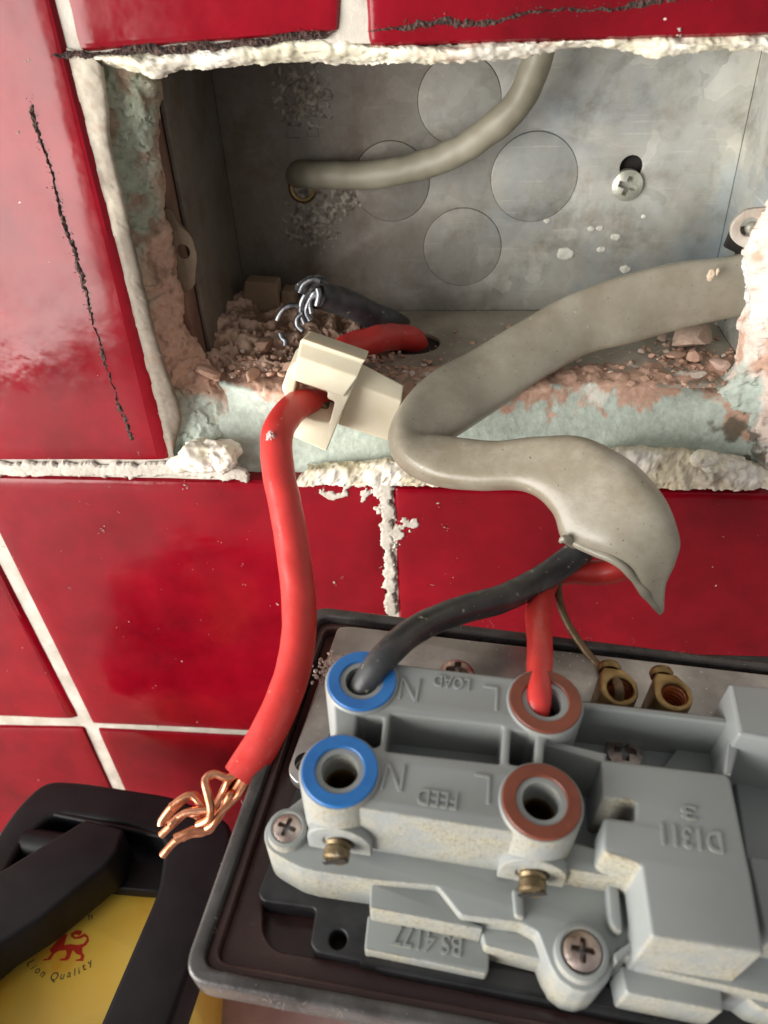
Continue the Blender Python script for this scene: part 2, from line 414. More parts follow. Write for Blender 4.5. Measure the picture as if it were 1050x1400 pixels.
# ================================================================== SETTING
worktop = mk('worktop', *join([prism_data([[(-500, -420), (500, -420), (500, 4), (-500, 4)]], -66, -36, 2)]), m_worktop)
tag(worktop, 'pale pinkish worktop below the tiled wall', None, kind='structure')

# ---- wall: grout bed with the cut opening
opening = [(104, 76), (300, 62), (505, 60), (800, 52), (1110, 44), (1110, 672), (800, 668), (525, 662), (330, 660), (238, 640)]
def wz(p, Y=0): q = W(p[0], p[1], Y); return (q.x, q.z)
op = [wz(p, 1.2) for p in opening]
outer = [(-420, -34), (420, -34), (420, 420), (-420, 420)]
wall = prism('wall', [outer, op], -6.5, -1.1, m_grout, None, .3, wallxf)
tag(wall, 'red tiled wall with a hole hacked around the back box', kind='structure')
mo = Vector((sum(p[0] for p in op) / len(op), sum(p[1] for p in op) / len(op)))
op2 = [tuple(mo + (Vector(p) - mo) * 1.05) for p in op]
prism('render_coat', [outer, op2], -14, -6.6, m_hole, wall, .3, wallxf)
def tile(pp, seed, front=0.0):
    cs = [W(x, y, 0) for x, y in pp]       # TL TR BR BL
    n = 26; T = 5.4; vs, fs = [], []
    def q(s, t): return (cs[0].lerp(cs[1], s)).lerp(cs[3].lerp(cs[2], s), t)
    wd = (cs[1] - cs[0]).length; hd = (cs[3] - cs[0]).length
    ss = [0, .6 / wd, 1.4 / wd] + [i / n for i in range(1, n)] + [1 - 1.4 / wd, 1 - .6 / wd, 1]
    ts = [0, .6 / hd, 1.4 / hd] + [i / n for i in range(1, n)] + [1 - 1.4 / hd, 1 - .6 / hd, 1]
    for t in ts:
        for s in ss:
            p = q(s, t); ex = min(s, 1 - s) * wd; ey = min(t, 1 - t) * hd
            d = 0
            for e in (ex, ey):
                if e < 1.4: d += 1.1 * (1 - math.sqrt(max(0, 1 - (1 - e / 1.4) ** 2)))
                elif e < 5: d -= .10 * (1 - (e - 1.4) / 3.6) * (e - 1.4)
            y = d + front + .35 * noise.noise(p * .02 + Vector((seed, 0, 0))) + .06 * noise.noise(p * .12)
            if ex <= 0.01 or ey <= .01: pp_ = p + Vector((nz(p, .5, 1), 0, nz(p, .5, 2))) * .12
            else: pp_ = p
            vs.append((pp_.x, y, pp_.z))
    a = len(ss); nb = len(ts)
    fs = [(i * a + j, i * a + j + 1, (i + 1) * a + j + 1, (i + 1) * a + j) for i in range(nb - 1) for j in range(a - 1)]
    rim = [j for j in range(a)] + [i * a + a - 1 for i in range(1, nb)] + [(nb - 1) * a + j for j in range(a - 2, -1, -1)] + [i * a for i in range(nb - 2, 0, -1)]
    o = len(vs)
    for r_ in rim: vs.append((vs[r_][0], T, vs[r_][2]))
    for k in range(len(rim)): fs.append((rim[k], rim[(k + 1) % len(rim)], o + (k + 1) % len(rim), o + k))
    fs.append([o + k for k in range(len(rim))])
    return mk('tile', vs, fs, m_tile, wall, 30)
tiles = [
    [(-160, -100), (46, -100), (232, 631), (-160, 630)],
    [(66, -100), (471, -100), (463, 44), (108, 72)],
    [(495, -100), (1150, -100), (1150, 46), (504, 64)],
    [(-200, 650), (-66, 650), (106, 984), (-200, 974)],
    [(-42, 651), (523, 663), (537, 1010), (126, 990)],
    [(538, 666), (1150, 674), (1150, 1040), (552, 1010)],
    [(-260, 990), (114, 996), (215, 1215), (-290, 1200)],
    [(132, 998), (540, 1018), (570, 1240), (231, 1217)],
    [(554, 1019), (1150, 1052), (1150, 1270), (584, 1242)]]
for i, t in enumerate(tiles): tile(t, i)

def sealline(pts, seed, wid=1.0):
    """ragged bead of old dark sealant lying on the tiles"""
    sp = spline([W(x, y, 0) for x, y in pts], 420); vs, fs = [], []
    nn = 7
    for i, p in enumerate(sp):
        t = (sp[min(i + 1, 419)] - sp[max(i - 1, 0)]).normalized(); sd = Vector((t.z, 0, -t.x))
        ends = min(1, min(i, 419 - i) / 25)
        wdt = wid * 1.1 * ends * max(.15, .7 + .8 * nz(p, .12, seed) + .22 * nz(p, .9, seed + 3)); off = .5 * nz(p, .35, seed + 5)
        for k in range(nn):
            s = k / (nn - 1) * 2 - 1
            vs.append(p + sd * (off + s * wdt * (1 + .25 * nz(p + sd * s, 1.9, seed + 8))) + Vector((0, .35 - (1.0 + .8 * nz(p + sd * s, 1.3, seed)) * (1 - s * s) * ends * .8, 0)))
    fs = [(i * nn + k, i * nn + k + 1, (i + 1) * nn + k + 1, (i + 1) * nn + k) for i in range(419) for k in range(nn - 1)]
    rnd = random.Random(seed); parts = [(vs, fs)]
    for _ in range(260):
        i = rnd.randrange(10, 410); p = sp[i] + Vector((rnd.gauss(0, .75 * wid), -.1, rnd.gauss(0, .75 * wid)))
        parts.append(rock(p, rnd.uniform(.05, .2), rnd.randrange(9999)))
    return mk('dark_sealant', *join(parts), m_dark, wall, 30)
sealline([(36, 112), (48, 170), (68, 225), (84, 290), (104, 350), (122, 420), (142, 490), (162, 550), (176, 585), (187, 620)], 1, .85)
sealline([(50, 74), (105, 76), (170, 71), (260, 66), (340, 58), (405, 50), (462, 43)], 2, .8)
sealline([(500, 45), (560, 36), (610, 30), (660, 33), (720, 17), (800, 14), (900, 2), (1000, -12)], 4, .75)

rnd = random.Random(21); parts = []
for (x, y, r_) in [(140, 723, .45), (139, 727, .3), (458, 798, .35), (252, 663, .5), (253, 668, .4), (96, 803, .25), (334, 800, .25), (120, 690, .2), (600, 690, .35), (606, 720, .3), (612, 724, .25), (700, 640, .3), (928, 40, .5), (930, 46, .35), (215, 992, .5), (160, 700, .2), (330, 770, .2), (590, 800, .2), (860, 700, .2), (470, 790, .2), (25, 180, .3), (38, 84, .35), (190, 620, .2)]:
    for _ in range(3): parts.append(rock(W(x + rnd.gauss(0, 1.5), y + rnd.gauss(0, 1.5), -.15), r_ * rnd.uniform(.4, 1), rnd.randrange(999), .5))
for _ in range(90): parts.append(rock(W(rnd.uniform(0, 1050), rnd.uniform(655, 980), -.05), rnd.uniform(.06, .16), rnd.randrange(999), .5))
o = mk('plaster_flecks', *join(parts), m_grout, wall, 25); o['kind'] = 'stuff'
# ---- plaster and filler round the opening (parts of the wall)
def c_top(p, u, v, d):
    return lerp3(lerp3(CREAM, WHITE, .4 + nz(p, .09, 2)), PINK, sstep(.25, .8, nz(p, .1, 4) + (u - .35) * 1.2 - abs(u - .48) * 2.2 + .35))
loft('plaster_lip', [[(100, 70, 3), (200, 66, 2), (300, 58, 2), (400, 52, 2), (465, 45, 3), (500, 62, 3), (700, 56, 2), (850, 50, 2), (1120, 42, 2)],
    [(118, 78, 1), (170, 84, 0), (200, 88, -1), (260, 78, 0), (300, 80, -1), (350, 70, 0), (420, 64, 1), (480, 66, 1), (560, 68, 0), (620, 72, -.5), (680, 66, 0), (780, 58, 1), (870, 60, 1), (960, 64, 0), (1120, 60, 1)],
    [(130, 84, 4), (190, 98, 3), (214, 106, 3), (250, 94, 3), (300, 92, 2), (350, 86, 4), (420, 84, 5), (490, 88, 6), (530, 84, 3), (600, 86, 2), (640, 84, 3), (720, 76, 4), (800, 62, 6), (890, 76, 3), (930, 74, 3), (1000, 66, 6), (1120, 72, 5)],
    [(130, 78, 12), (214, 96, 10), (300, 80, 12), (420, 74, 13), (640, 72, 12), (800, 50, 14), (900, 62, 12), (1120, 56, 14)]],
    420, 40, m_filler, wall, .75, .25, c_top, 1, edge=.5)
# left reveal: grey beige tile bed, green paint, crumbling pink plaster
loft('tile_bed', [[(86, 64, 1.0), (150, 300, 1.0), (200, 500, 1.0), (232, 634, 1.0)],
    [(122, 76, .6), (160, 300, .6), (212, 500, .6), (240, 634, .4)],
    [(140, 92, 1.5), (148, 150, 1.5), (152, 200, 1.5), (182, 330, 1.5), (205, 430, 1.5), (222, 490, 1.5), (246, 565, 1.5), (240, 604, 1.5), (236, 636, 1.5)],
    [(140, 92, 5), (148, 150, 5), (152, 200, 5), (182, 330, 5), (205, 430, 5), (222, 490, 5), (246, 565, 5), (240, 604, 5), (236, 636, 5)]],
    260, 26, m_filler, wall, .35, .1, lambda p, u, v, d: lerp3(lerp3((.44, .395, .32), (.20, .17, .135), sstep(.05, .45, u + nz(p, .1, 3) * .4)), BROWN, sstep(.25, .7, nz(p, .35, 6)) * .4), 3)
def c_left(p, u, v, d):
    a = lerp3((.33, .37, .29), lerp3(PINK, (.44, .30, .23), .6), sstep(.28, .62, v + .30 * nz(p, .07, 5) + (.45 * sstep(.3, .5, u) - .5 * sstep(.72, .9, u)) - .12))
    a = lerp3(a, BROWN, sstep(.15, .6, nz(p, .2, 7)) * .75)
    return lerp3(a, MINT, sstep(.8, .9, u + .1 * nz(p, .15, 3)))
loft('crumbling_plaster', [[(112, 66, 3), (138, 150, 3), (148, 220, 3), (178, 340, 3), (205, 450, 3), (238, 570, 3), (234, 630, 3)],
    [(165, 84, 5), (180, 150, 6), (178, 220, 6), (190, 320, 6), (212, 430, 5), (240, 520, 5), (262, 606, 4)],
    [(205, 92, 8), (212, 130, 9), (210, 180, 10), (216, 250, 11), (226, 300, 12), (240, 380, 12.5), (250, 440, 11), (262, 520, 8), (300, 600, 6)],
    [(208, 84, 18), (222, 130, 18), (216, 180, 19), (222, 250, 20), (230, 310, 21), (244, 390, 20), (262, 450, 16), (300, 520, 12), (340, 596, 7)]],
    320, 70, m_plaster, wall, 1.5, .14, c_left, 5, edge=.5)
# bottom reveal: mint paint with pink plaster breaking through, running down to the tiles
def c_bot(p, u, v, d):
    n1 = nz(p, .07, 9); n2 = nz(p, .3, 11)
    edge_ = .50 + .16 * n1 + .16 * n2 - .10 * sstep(.15, .3, u) * (1 - sstep(.38, .5, u)) - .25 * sstep(.86, .93, u)
    a = lerp3(MINT, PINK, sstep(edge_ - .03, edge_ + .05, v))
    a = lerp3(a, BROWN, sstep(.1, .6, n2) * sstep(.5, 1, v) * .7)
    a = lerp3(a, (.12, .10, .07), sstep(.18, .5, nz(p, .16, 4)) * sstep(.84, .92, u) * (1 - sstep(.3, .8, v)) * .9)
    a = lerp3(a, WHITE, sstep(.42, .66, nz(p, .13, 21)) * sstep(.3, .5, v) * .7)
    return a
ZFL = W(700, 424, 60).z
EDGE = [(240, 500), (330, 528), (430, 536), (520, 534), (600, 530), (700, 532), (800, 524), (900, 520), (980, 512), (1060, 500)]
loft('painted_ledge', [[(236, 654, 4.6), (330, 650, 5.0), (520, 648, 5.0), (700, 650, 5.0), (860, 650, 5.0), (1060, 652, 4.8)],
    [(238, 610, 5.2), (330, 616, 5.8), (520, 618, 6), (700, 618, 6), (860, 616, 6), (1070, 630, 5)],
    [(238, 560, 7), (330, 570, 8), (520, 575, 9), (700, 575, 9), (860, 560, 9), (960, 560, 8), (1070, 540, 6)],
    [Hz(x, y + 12, ZFL - 1.6) for x, y in EDGE], [Hz(x, y, ZFL + .5) for x, y in EDGE], [Hz(x, y - 22, ZFL + .5) for x, y in EDGE], [Hz(x, y - 36, ZFL - 1.2) for x, y in EDGE]],
    460, 90, m_plaster, wall, lambda p, u, v: .25 + 1.5 * sstep(.45, .75, v), .13, c_bot, 8, post=lambda q, u, v: q + Vector((0, 0, -.8 * sstep(.75, 1, v))))
# right plaster, creamy pink
def c_right(p, u, v, d):
    a = lerp3((.74, .62, .55), PINK, sstep(0, .5, nz(p, .16, 12)))
    a = lerp3(a, (.66, .67, .66), sstep(.1, .4, nz(p, .08, 14)))
    a = lerp3(a, MINT, sstep(.58, .66, u + .08 * nz(p, .2, 3)) * sstep(.3, .5, v + .2 * nz(p, .2, 2)))
    return lerp3(a, (.10, .08, .06), sstep(.76, .84, u) * sstep(-.1, .25, nz(p, .2, 8)) * (1 - sstep(.93, .97, u)) * .85)
loft('rough_plaster', [[(1100, 200, 2), (1100, 300, 2), (1100, 400, 2), (1080, 560, 1), (1062, 650, 1)],
    [(1070, 230, 5), (1055, 330, 6), (1045, 400, 5), (1035, 480, 6), (1040, 560, 5), (1048, 655, 1)],
    [(1062, 250, 10), (1020, 345, 11), (1022, 400, 12), (1012, 450, 12), (1005, 520, 9), (985, 575, 8), (1038, 640, 4)],
    [(1062, 250, 22), (1030, 350, 22), (1030, 400, 24), (1020, 450, 24), (1000, 500, 18), (960, 560, 11), (1010, 632, 6)]],
    280, 60, m_plaster, wall, 1.5, .16, c_right, 12, edge=.6)
# cream filler bead along the lower right, smeared joint in the middle and blob on the left
def c_fill(p, u, v, d): return lerp3(lerp3((.66, .60, .44), WHITE, .35 + 1.2 * nz(p, .12, 2) - .5 * (v - .5)), (.2, .15, .1), sstep(.40, .7, nz(p, .22, 17)) * .7)
loft('filler_bead', [[(400, 664, -.6), (470, 664, -.8), (520, 664, -1), (620, 666, -.6), (760, 668, -.5), (900, 669, -.5), (1060, 670, -.6)],
    [(410, 650, -1), (470, 652, -1.5), (520, 650, -1.5), (620, 656, -1), (760, 657, -1), (830, 648, -1.8), (900, 648, -1.5), (1060, 655, -1.5)],
    [(420, 640, 1), (470, 638, .5), (540, 630, 0), (620, 640, 1), (760, 638, 1), (820, 622, 0), (870, 614, 0), (960, 622, 1), (1000, 625, 1), (1060, 645, 2)],
    [(420, 636, 5), (540, 628, 5), (620, 634, 6), (760, 630, 6), (820, 618, 6), (870, 612, 6), (960, 618, 6), (1060, 640, 6)]],
    420, 30, m_filler, wall, .9, .3, c_fill, 20, edge=.4)
def blob(name, c, r, sx, seed, colf, parent=wall, mat=None, amp=.3, fr=.35, sub=5):
    bm = bmesh.new(); bmesh.ops.create_icosphere(bm, subdivisions=sub, radius=1); vs = []; cols = []
    for v in bm.verts:
        q = Vector((v.co.x * sx[0], v.co.y * sx[1], v.co.z * sx[2])) * r + Vector(c)
        d = nz(q, fr / r * 3, seed); q += v.co * d * amp * r; vs.append(q); cols.append(colf(q, 0, 0, d))
    fs = [[v.index for v in f.verts] for f in bm.faces]; bm.free()
    return mk(name, vs, fs, mat or m_filler, parent, 60, cols)
cw = lambda p, u, v, d: lerp3(lerp3(WHITE, CREAM, .35 + nz(p, .3, 3)), BROWN, sstep(.3, .6, nz(p, .5, 9)) * .5)
blob('filler_lump', W(286, 622, -1), 5.6, (1.35, .9, .85), 4, cw, amp=.38)
blob('filler_lump', W(306, 628, -3), 3.6, (1.0, .9, 1.0), 9, cw, amp=.3)
blob('filler_lump', W(256, 634, -.5), 3.2, (1.6, .7, .7), 14, cw, amp=.3)
blob('filler_lump', W(962, 627, -1), 2.6, (1.3, 1, .8), 21, cw, amp=.2)
blob('filler_lump', W(985, 634, 0), 2.6, (2.4, 1, .7), 25, cw, amp=.3)
# smear of filler down the upright joint and over the tile edge
def smear(pts, seed, wid, hgt=.35, step=.28, rag=1.0):
    sp = spline([W(x, y, 0) for x, y in pts], 60); x0 = min(p.x for p in sp) - wid * 2.2; x1 = max(p.x for p in sp) + wid * 2.2
    z0 = min(p.z for p in sp) - wid * 2.2; z1 = max(p.z for p in sp) + wid * 2.2; nx = int((x1 - x0) / step); nzz = int((z1 - z0) / step)
    vs = []; idx = {}; fs = []
    def hh(x, z):
        p = Vector((x, 0, z)); dd = min(math.hypot(q.x - x, q.z - z) for q in sp)
        return wid * (.75 + rag * (1.5 * nz(p, .28, seed) + .45 * nz(p, 1.1, seed + 2))) - dd
    H_ = [[hh(x0 + i * step, z0 + k * step) for k in range(nzz + 1)] for i in range(nx + 1)]
    for i in range(nx):
        for k in range(nzz):
            cs = [(i, k), (i + 1, k), (i + 1, k + 1), (i, k + 1)]
            if max(H_[a][b2] for a, b2 in cs) <= 0: continue
            f = []
            for c_ in cs:
                if c_ not in idx:
                    h_ = H_[c_[0]][c_[1]]; p = Vector((x0 + c_[0] * step, 0, z0 + c_[1] * step))
                    y = .45 - (.45 + min(hgt, h_ * .7) + .12 * nz(p, .9, seed)) if h_ > 0 else .5
                    idx[c_] = len(vs); vs.append((p.x, y, p.z))
                f.append(idx[c_])
            fs.append(f)
    return mk('filler_smear', vs, fs, m_grout, wall, 50)
smear([(528, 650), (527, 690), (530, 740), (534, 835)], 3, 2.1, .35, .28, .45)
smear([(527, 690), (545, 712), (563, 715), (545, 722), (540, 750)], 5, 1.7)
smear([(442, 672), (465, 676), (480, 660), (500, 664), (496, 684), (512, 664), (520, 700)], 7, 1.4)
smear([(-20, 642), (80, 643), (160, 643), (240, 643), (330, 650)], 9, 2.6, .3, .28, .3)

# ================================================================== METAL BACK BOX
YB = 60.0; ZF = W(700, 424, YB).z; ZT = W(700, 40, YB).z
XL = W(312, 250, YB).x; XR = W(1003, 250, YB).x
box = thing('metal_back_box', 'recessed galvanised steel back box inside the hole in the tiled wall', 'electrical box', (0, YB, ZF))
ko = [((628, 137), 57), ((535, 249), 52), ((730, 243), 59), ((632, 339), 53)]
kp = []
for (c, r) in ko:
    q = W(*c, YB); kp.append((q.x, q.z, r * (W(c[0] + 10, c[1], YB) - q).length / 10))
slot = W(861, 232, YB); scr = W(858, 254, YB - 1); hole_l = W(414, 257, YB)
sl = circ(slot.x, slot.z, 3.2, 20) ; 
holes = [circ(x, z, r + .05, 48) for x, z, r in kp] + [circ(slot.x + .3, slot.z + .6, 3.0, 24), circ(hole_l.x, hole_l.z, 2.8, 24)]
mas = simple('old_brickwork', (.13, .07, .05), (.24, .14, .10), 90, .9, 0, .6, 400, .6)
prism('brickwork', [outer, [(XL - 1.6, ZF - 1.6), (XR + 1.6, ZF - 1.6), (XR + 1.6, ZT + 1.6), (XL - 1.6, ZT + 1.6)]], -90, -14.2, mas, wall, .3, wallxf)
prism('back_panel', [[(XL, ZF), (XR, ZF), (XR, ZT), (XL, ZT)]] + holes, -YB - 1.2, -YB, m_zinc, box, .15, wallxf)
for i, (x, z, r) in enumerate(kp):
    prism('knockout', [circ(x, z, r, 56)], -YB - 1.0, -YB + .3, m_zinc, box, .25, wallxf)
    
prism('cavity', [[(XL - 2, ZF - 2), (XR + 2, ZF - 2), (XR + 2, ZT + 2), (XL - 2, ZT + 2)]], -YB - 6, -YB - 2.5, m_hole, box, .2, wallxf)
# upper entry tongue: bent sliver of the top knockout
mk('bent_tab', *join([prism_data([roundpoly([(0, 0), (6, 3), (9, 8), (6, 7), (2, 3)], .6)], 0, .8, .1)]), m_zinc, box, local=True) if False else None
# sides of the box
YL = 13.0
def slab(name, a, b2, c2, d2, th, mat, holes2=None):
    return None
def boxside(name, x0, x1):
    q = W(0, 0, 0)
    vs, fs = prism_data([roundpoly([(YL, ZF), (YB, ZF), (YB, ZT), (YL, ZT)], .5)], x0, x1, .2)
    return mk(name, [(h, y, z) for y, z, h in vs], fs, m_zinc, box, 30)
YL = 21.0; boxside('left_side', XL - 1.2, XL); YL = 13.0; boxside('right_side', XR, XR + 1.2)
hf = Hz(561, 468, ZF)
flo = [[(XL, YL - 1), (XR, YL - 1), (XR, YB), (XL, YB)], circ(hf.x + .4, hf.y - .6, 8.0, 36, ry=7.4)]
vs, fs = prism_data(flo, ZF - 1.2, ZF, .15); mk('floor_panel', vs, fs, m_floor, box, 30)
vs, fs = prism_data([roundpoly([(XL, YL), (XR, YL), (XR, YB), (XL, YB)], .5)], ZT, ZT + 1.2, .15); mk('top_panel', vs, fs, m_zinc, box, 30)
vs, fs = prism_data([[(XL, 20), (XR, 20), (XR, YB), (XL, YB)]], ZF - 1.55, ZF - 1.3, .05); mk('cavity', vs, fs, m_hole, box, 30)
# folded seam line on the right of the back panel
# raised maker's lettering on the back, turned sideways
def text_data(s, height, width=None, ext=.25, bev=.1, offset=0.0):
    cu = bpy.data.curves.new('t', 'FONT'); cu.body = s; cu.size = 10; cu.extrude = 1; cu.bevel_depth = 0; cu.align_x = 'CENTER'; cu.align_y = 'CENTER'; cu.offset = offset
    cu.resolution_u = 3
    o = bpy.data.objects.new('t', cu); me = bpy.data.meshes.new_from_object(o)
    vs = [v.co.copy() for v in me.vertices]; fs = [list(p.vertices) for p in me.polygons]
    x0, x1 = min(v.x for v in vs), max(v.x for v in vs); y0, y1 = min(v.y for v in vs), max(v.y for v in vs)
    ky = height / (y1 - y0); kx = (width / (x1 - x0)) if width else ky
    out = []
    for v in vs:
        tap = 0
        out.append(((v.x - (x0 + x1) / 2) * kx, (v.y - (y0 + y1) / 2) * ky, v.z * ext))
    bpy.data.objects.remove(o); bpy.data.curves.remove(cu); bpy.data.meshes.remove(me)
    return out, fs
def boxtext(s, px, py, h, wd):
    q = W(px, py, YB); vs, fs = text_data(s, h, wd, .30, offset=-.15)
    mk('raised_lettering', [(q.x - y, YB - z, q.z + x) for x, y, z in vs], fs, m_zinc, box, 30)
boxtext('THIA', 398, 158, 3.3, 15); boxtext('DEIN', 424, 152, 3.3, 13); boxtext('U', 446, 131, 3.0, 3.0)
# crust of plaster splashed on the back
def c_crust(p, u, v, d): return lerp3((.13, .115, .09), (.40, .37, .31), .42 + 1.1 * nz(p, .9, 3))
for k, (cx, cy, rx_, ry_) in enumerate([(425, 300, 50, 55), (415, 130, 48, 50), (470, 275, 35, 25)]):
    q = W(cx, cy, YB); A_ = rx_ * .19; B_ = ry_ * .19; n = 56; vs = []; cols = []
    for i in range(n):
        for j in range(n):
            x = (i / (n - 1) * 2 - 1); z = (j / (n - 1) * 2 - 1); rr_ = math.hypot(x, z)
            p = Vector((q.x + x * A_, YB, q.z + z * B_)); h = max(-.3, (.8 * (1 - rr_ * rr_) + 1.2 * nz(p, .6, k + 2) - .45) * .55)
            if rr_ > 1: h = -.3
            vs.append((p.x, YB - h, p.z)); cols.append(c_crust(p, 0, 0, 0))
    mk('plaster_crust', vs, [(i * n + j, i * n + j + 1, (i + 1) * n + j + 1, (i + 1) * n + j) for i in range(n - 1) for j in range(n - 1)], m_plaster, box, 60, cols)
# small plaster splats
for (x, y, r_) in [(773, 347, 1.9), (842, 324, 1.1), (822, 341, .9), (808, 313, .8), (820, 312, .8), (855, 368, 1.2), (748, 302, .7), (880, 296, .6)]:
    blob('plaster_splat', W(x, y, YB), r_, (1.3, .35, .9), x, lambda p, u, v, d: (.62, .62, .56), box, m_filler, .25, sub=3)
# zinc rivet screw holding the box
def cross_screw(name, c, ax, upv, r, mat, parent, dome=.35, slot_w=.16, label=None):
    """pan head with a cross recess cut down into it"""
    ax = Vector(ax).normalized(); a = (Vector(upv) - ax * Vector(upv).dot(ax)).normalized(); b2 = ax.cross(a)
    n, m = 72, 26; vs, fs = [], []
    def hgt(x, y):
        rr = math.hypot(x, y); h = dome * (1 - rr ** 2.4) * 1.0
        for (p, q) in ((x, y), (y, x)):
            if abs(p) < .62: 
                k = sstep(slot_w * 1.15, slot_w * .75, abs(q)) * sstep(.66, .5, abs(p))
                h = min(h, h - k * (.75 - .5 * abs(p)))
        return h
    for i in range(m):
        rr = (i / (m - 1))
        for k in range(n):
            an = 2 * math.pi * k / n; x, y = rr * math.cos(an), rr * math.sin(an)
            vs.append(Vector(c) + (a * x + b2 * y) * r + ax * (hgt(x, y) * r))
    for k in range(n):
        an = 2 * math.pi * k / n; vs.append(Vector(c) + (a * math.cos(an) + b2 * math.sin(an)) * r - ax * r * .5)
    for i in range(m):
        for k in range(n): fs.append((i * n + k, i * n + (k + 1) % n, (i + 1) * n + (k + 1) % n, (i + 1) * n + k))
    o = mk(name, vs, fs, mat, parent, 50)
    if label: o['label'] = label
    return o
cross_screw('screw', W(858, 254, YB - 1.2), (0, -1, 0), (.3, 0, 1), 4.0, m_zscrew, box, .22)
vs, fs = lathe(hole_l + Vector((0, -.2, 0)), (0, -1, 0), [(2.6, -3), (2.7, .4), (3.4, .7), (4.0, .3), (4.0, -.5)], 36, False)
mk('brass_bush', vs, fs, m_brass, box)
# fixing lugs
def lug(pts, hc, hr, Y, mat, lab):
    f = [wz(p, Y) for p in pts]; hcx = wz(hc, Y)
    o = prism('fixing_lug', [roundpoly(f, 1.5), circ(*hcx, hr, 24)], -Y - 1.2, -Y, mat, box, .25, wallxf); o['label'] = lab
m_luglft = simple('plastered_lug', (.10, .072, .045), (.20, .145, .095), 90, .75, .1, .6, 600, .5)
m_lugrt = simple('zinc_lug', (.42, .37, .31), (.58, .54, .50), 90, .6, .3, .6, 600, .5)
lug([(200, 288), (232, 284), (245, 308), (262, 322), (270, 350), (266, 392), (255, 400), (225, 402), (206, 340)], (250, 344), 1.7, 14, m_luglft, 'dirty left fixing lug')
lug([(1075, 282), (1020, 286), (1000, 305), (998, 325), (1012, 338), (1075, 350)], (1026, 311), 2.0, 10.5, m_lugrt, 'plaster smeared right fixing lug')
mk('lug_screw', *lathe(W(1027, 311, 13), (0, -1, 0), [(1.4, 0), (1.5, 1.0), (1.0, 1.6)], 20), m_zscrew, box)
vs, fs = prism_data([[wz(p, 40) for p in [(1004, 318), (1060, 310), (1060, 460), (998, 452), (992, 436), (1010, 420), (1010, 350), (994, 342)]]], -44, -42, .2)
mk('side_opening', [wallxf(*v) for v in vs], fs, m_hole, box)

# ---- rubble lying in the box
rnd = random.Random(5)
def heap(name, cpx, rad, hgt, n, seed, label):
    pass
parts = []; cols = []
# heap surface on the left
R_ = [[(255, 535, 12), (330, 548, 12), (420, 545, 12), (500, 540, 12)], [(240, 480, 18), (300, 500, 18), (400, 505, 20), (520, 505, 22)],
      [(240, 430, 30), (300, 440, 32), (400, 450, 34), (500, 455, 36)], [(290, 395, 52), (340, 405, 52), (400, 420, 50), (480, 430, 50)]]
loft('plaster_debris', R_, 150, 110, m_plaster, None, 3.2, .16, lambda p, u, v, d: lerp3(BROWN, lerp3(PINK, WHITE, .15), sstep(-.35, .35, d + .4 * nz(p, .6, 3))), 31)
deb = bpy.data.objects['plaster_debris']; tag(deb, 'heap of broken pink brown plaster in the left corner of the box', 'debris')
for i in range(900):
    zone = rnd.random()
    if zone < .45: x, y = rnd.gauss(370, 70), rnd.gauss(500, 30)
    elif zone < .62: x, y = rnd.gauss(560, 50), rnd.gauss(505, 14)
    elif zone < .9: x, y = rnd.gauss(935, 40), rnd.gauss(505, 26)
    else: x, y = rnd.uniform(560, 980), rnd.uniform(440, 560)
    if not (250 < x < 1005 and 415 < y < 560): continue
    z = ZF + rnd.uniform(.0, 1.0)
    if x < 520: z += 3.0 * math.exp(-((x - 370) / 90) ** 2)
    p = Hz(x, y, z)
    if not (9 < p.y < YB - 1): continue
    r_ = rnd.choice([.25, .35, .5, .8, 1.2]) * rnd.uniform(.7, 1.2)
    vs, fs = rock(p, r_, i); cc = rockcol(i); cols += [cc] * len(vs); parts.append((vs, fs))
o = mk('plaster_crumbs', *join(parts), m_plaster, None, 25, cols)
tag(o, 'scatter of small plaster crumbs over the floor of the box', 'debris', kind='stuff')
chunks = [((285, 508), 3.4, 'pink plaster chunk at the far left of the debris heap'), ((318, 475), 3.2, 'brown chunk tucked behind the left end of the debris heap'),
          ((345, 512), 3.0, 'rounded pink chunk at the front of the debris heap'), ((362, 470), 4.4, 'largest brown chunk in the middle of the debris heap'),
          ((395, 505), 2.6, 'small jagged chunk just left of the nylon connector'), ((340, 440), 3.0, 'dark chunk below the upright block in the back corner')]
for k, (c, r_, lab) in enumerate(chunks):
    p = Hz(*c, ZF + 3.5 + (1 if k in (3,) else 0)); p.y = min(p.y, YB - 5); vs, fs = rock(p, r_, 40 + k, .7)
    o = mk('plaster_chunk', vs, fs, m_plaster, None, 20, [lerp3(PINK, BROWN, .15 * (k % 4) + .1)] * len(vs)); tag(o, lab, 'rubble', 'plaster chunks in the debris heap')
for k, (c, r_, lab, cc) in enumerate([((948, 459), 6.2, 'big pale pink plaster chunk beside the cable entry on the right', (.62, .46, .37)), ((905, 462), 1.8, 'small flat chip left of the big pale pink chunk', (.55, .42, .35)),
        ((950, 488), 3.2, 'middle chunk under the big pale pink chunk', PINK), ((985, 498), 3.6, 'pink wedge shaped chunk at the right end of the box floor', (.60, .43, .36)), ((925, 485), 2.6, 'knobbly chunk below left of the big pale chunk', PINK), ((955, 512), 2.4, 'grey pink chunk lowest on the right', (.58, .50, .44))]):
    p = Hz(*c, ZF + r_ * .4); vs, fs = rock(p, r_, 70 + k, .5)
    if k == 0: vs = [Vector((p.x + (v.x - p.x) * 1.35, v.y, p.z + (v.z - p.z) * .8)) for v in vs]
    o = mk('plaster_chunk', vs, fs, m_plaster, None, 20, [cc] * len(vs)); tag(o, lab, 'rubble', 'plaster chunks on the right of the box floor')
m_block = simple('sawn_block', (.20, .14, .09), (.32, .23, .15), 60, .85, 0, .4, 500, .4)
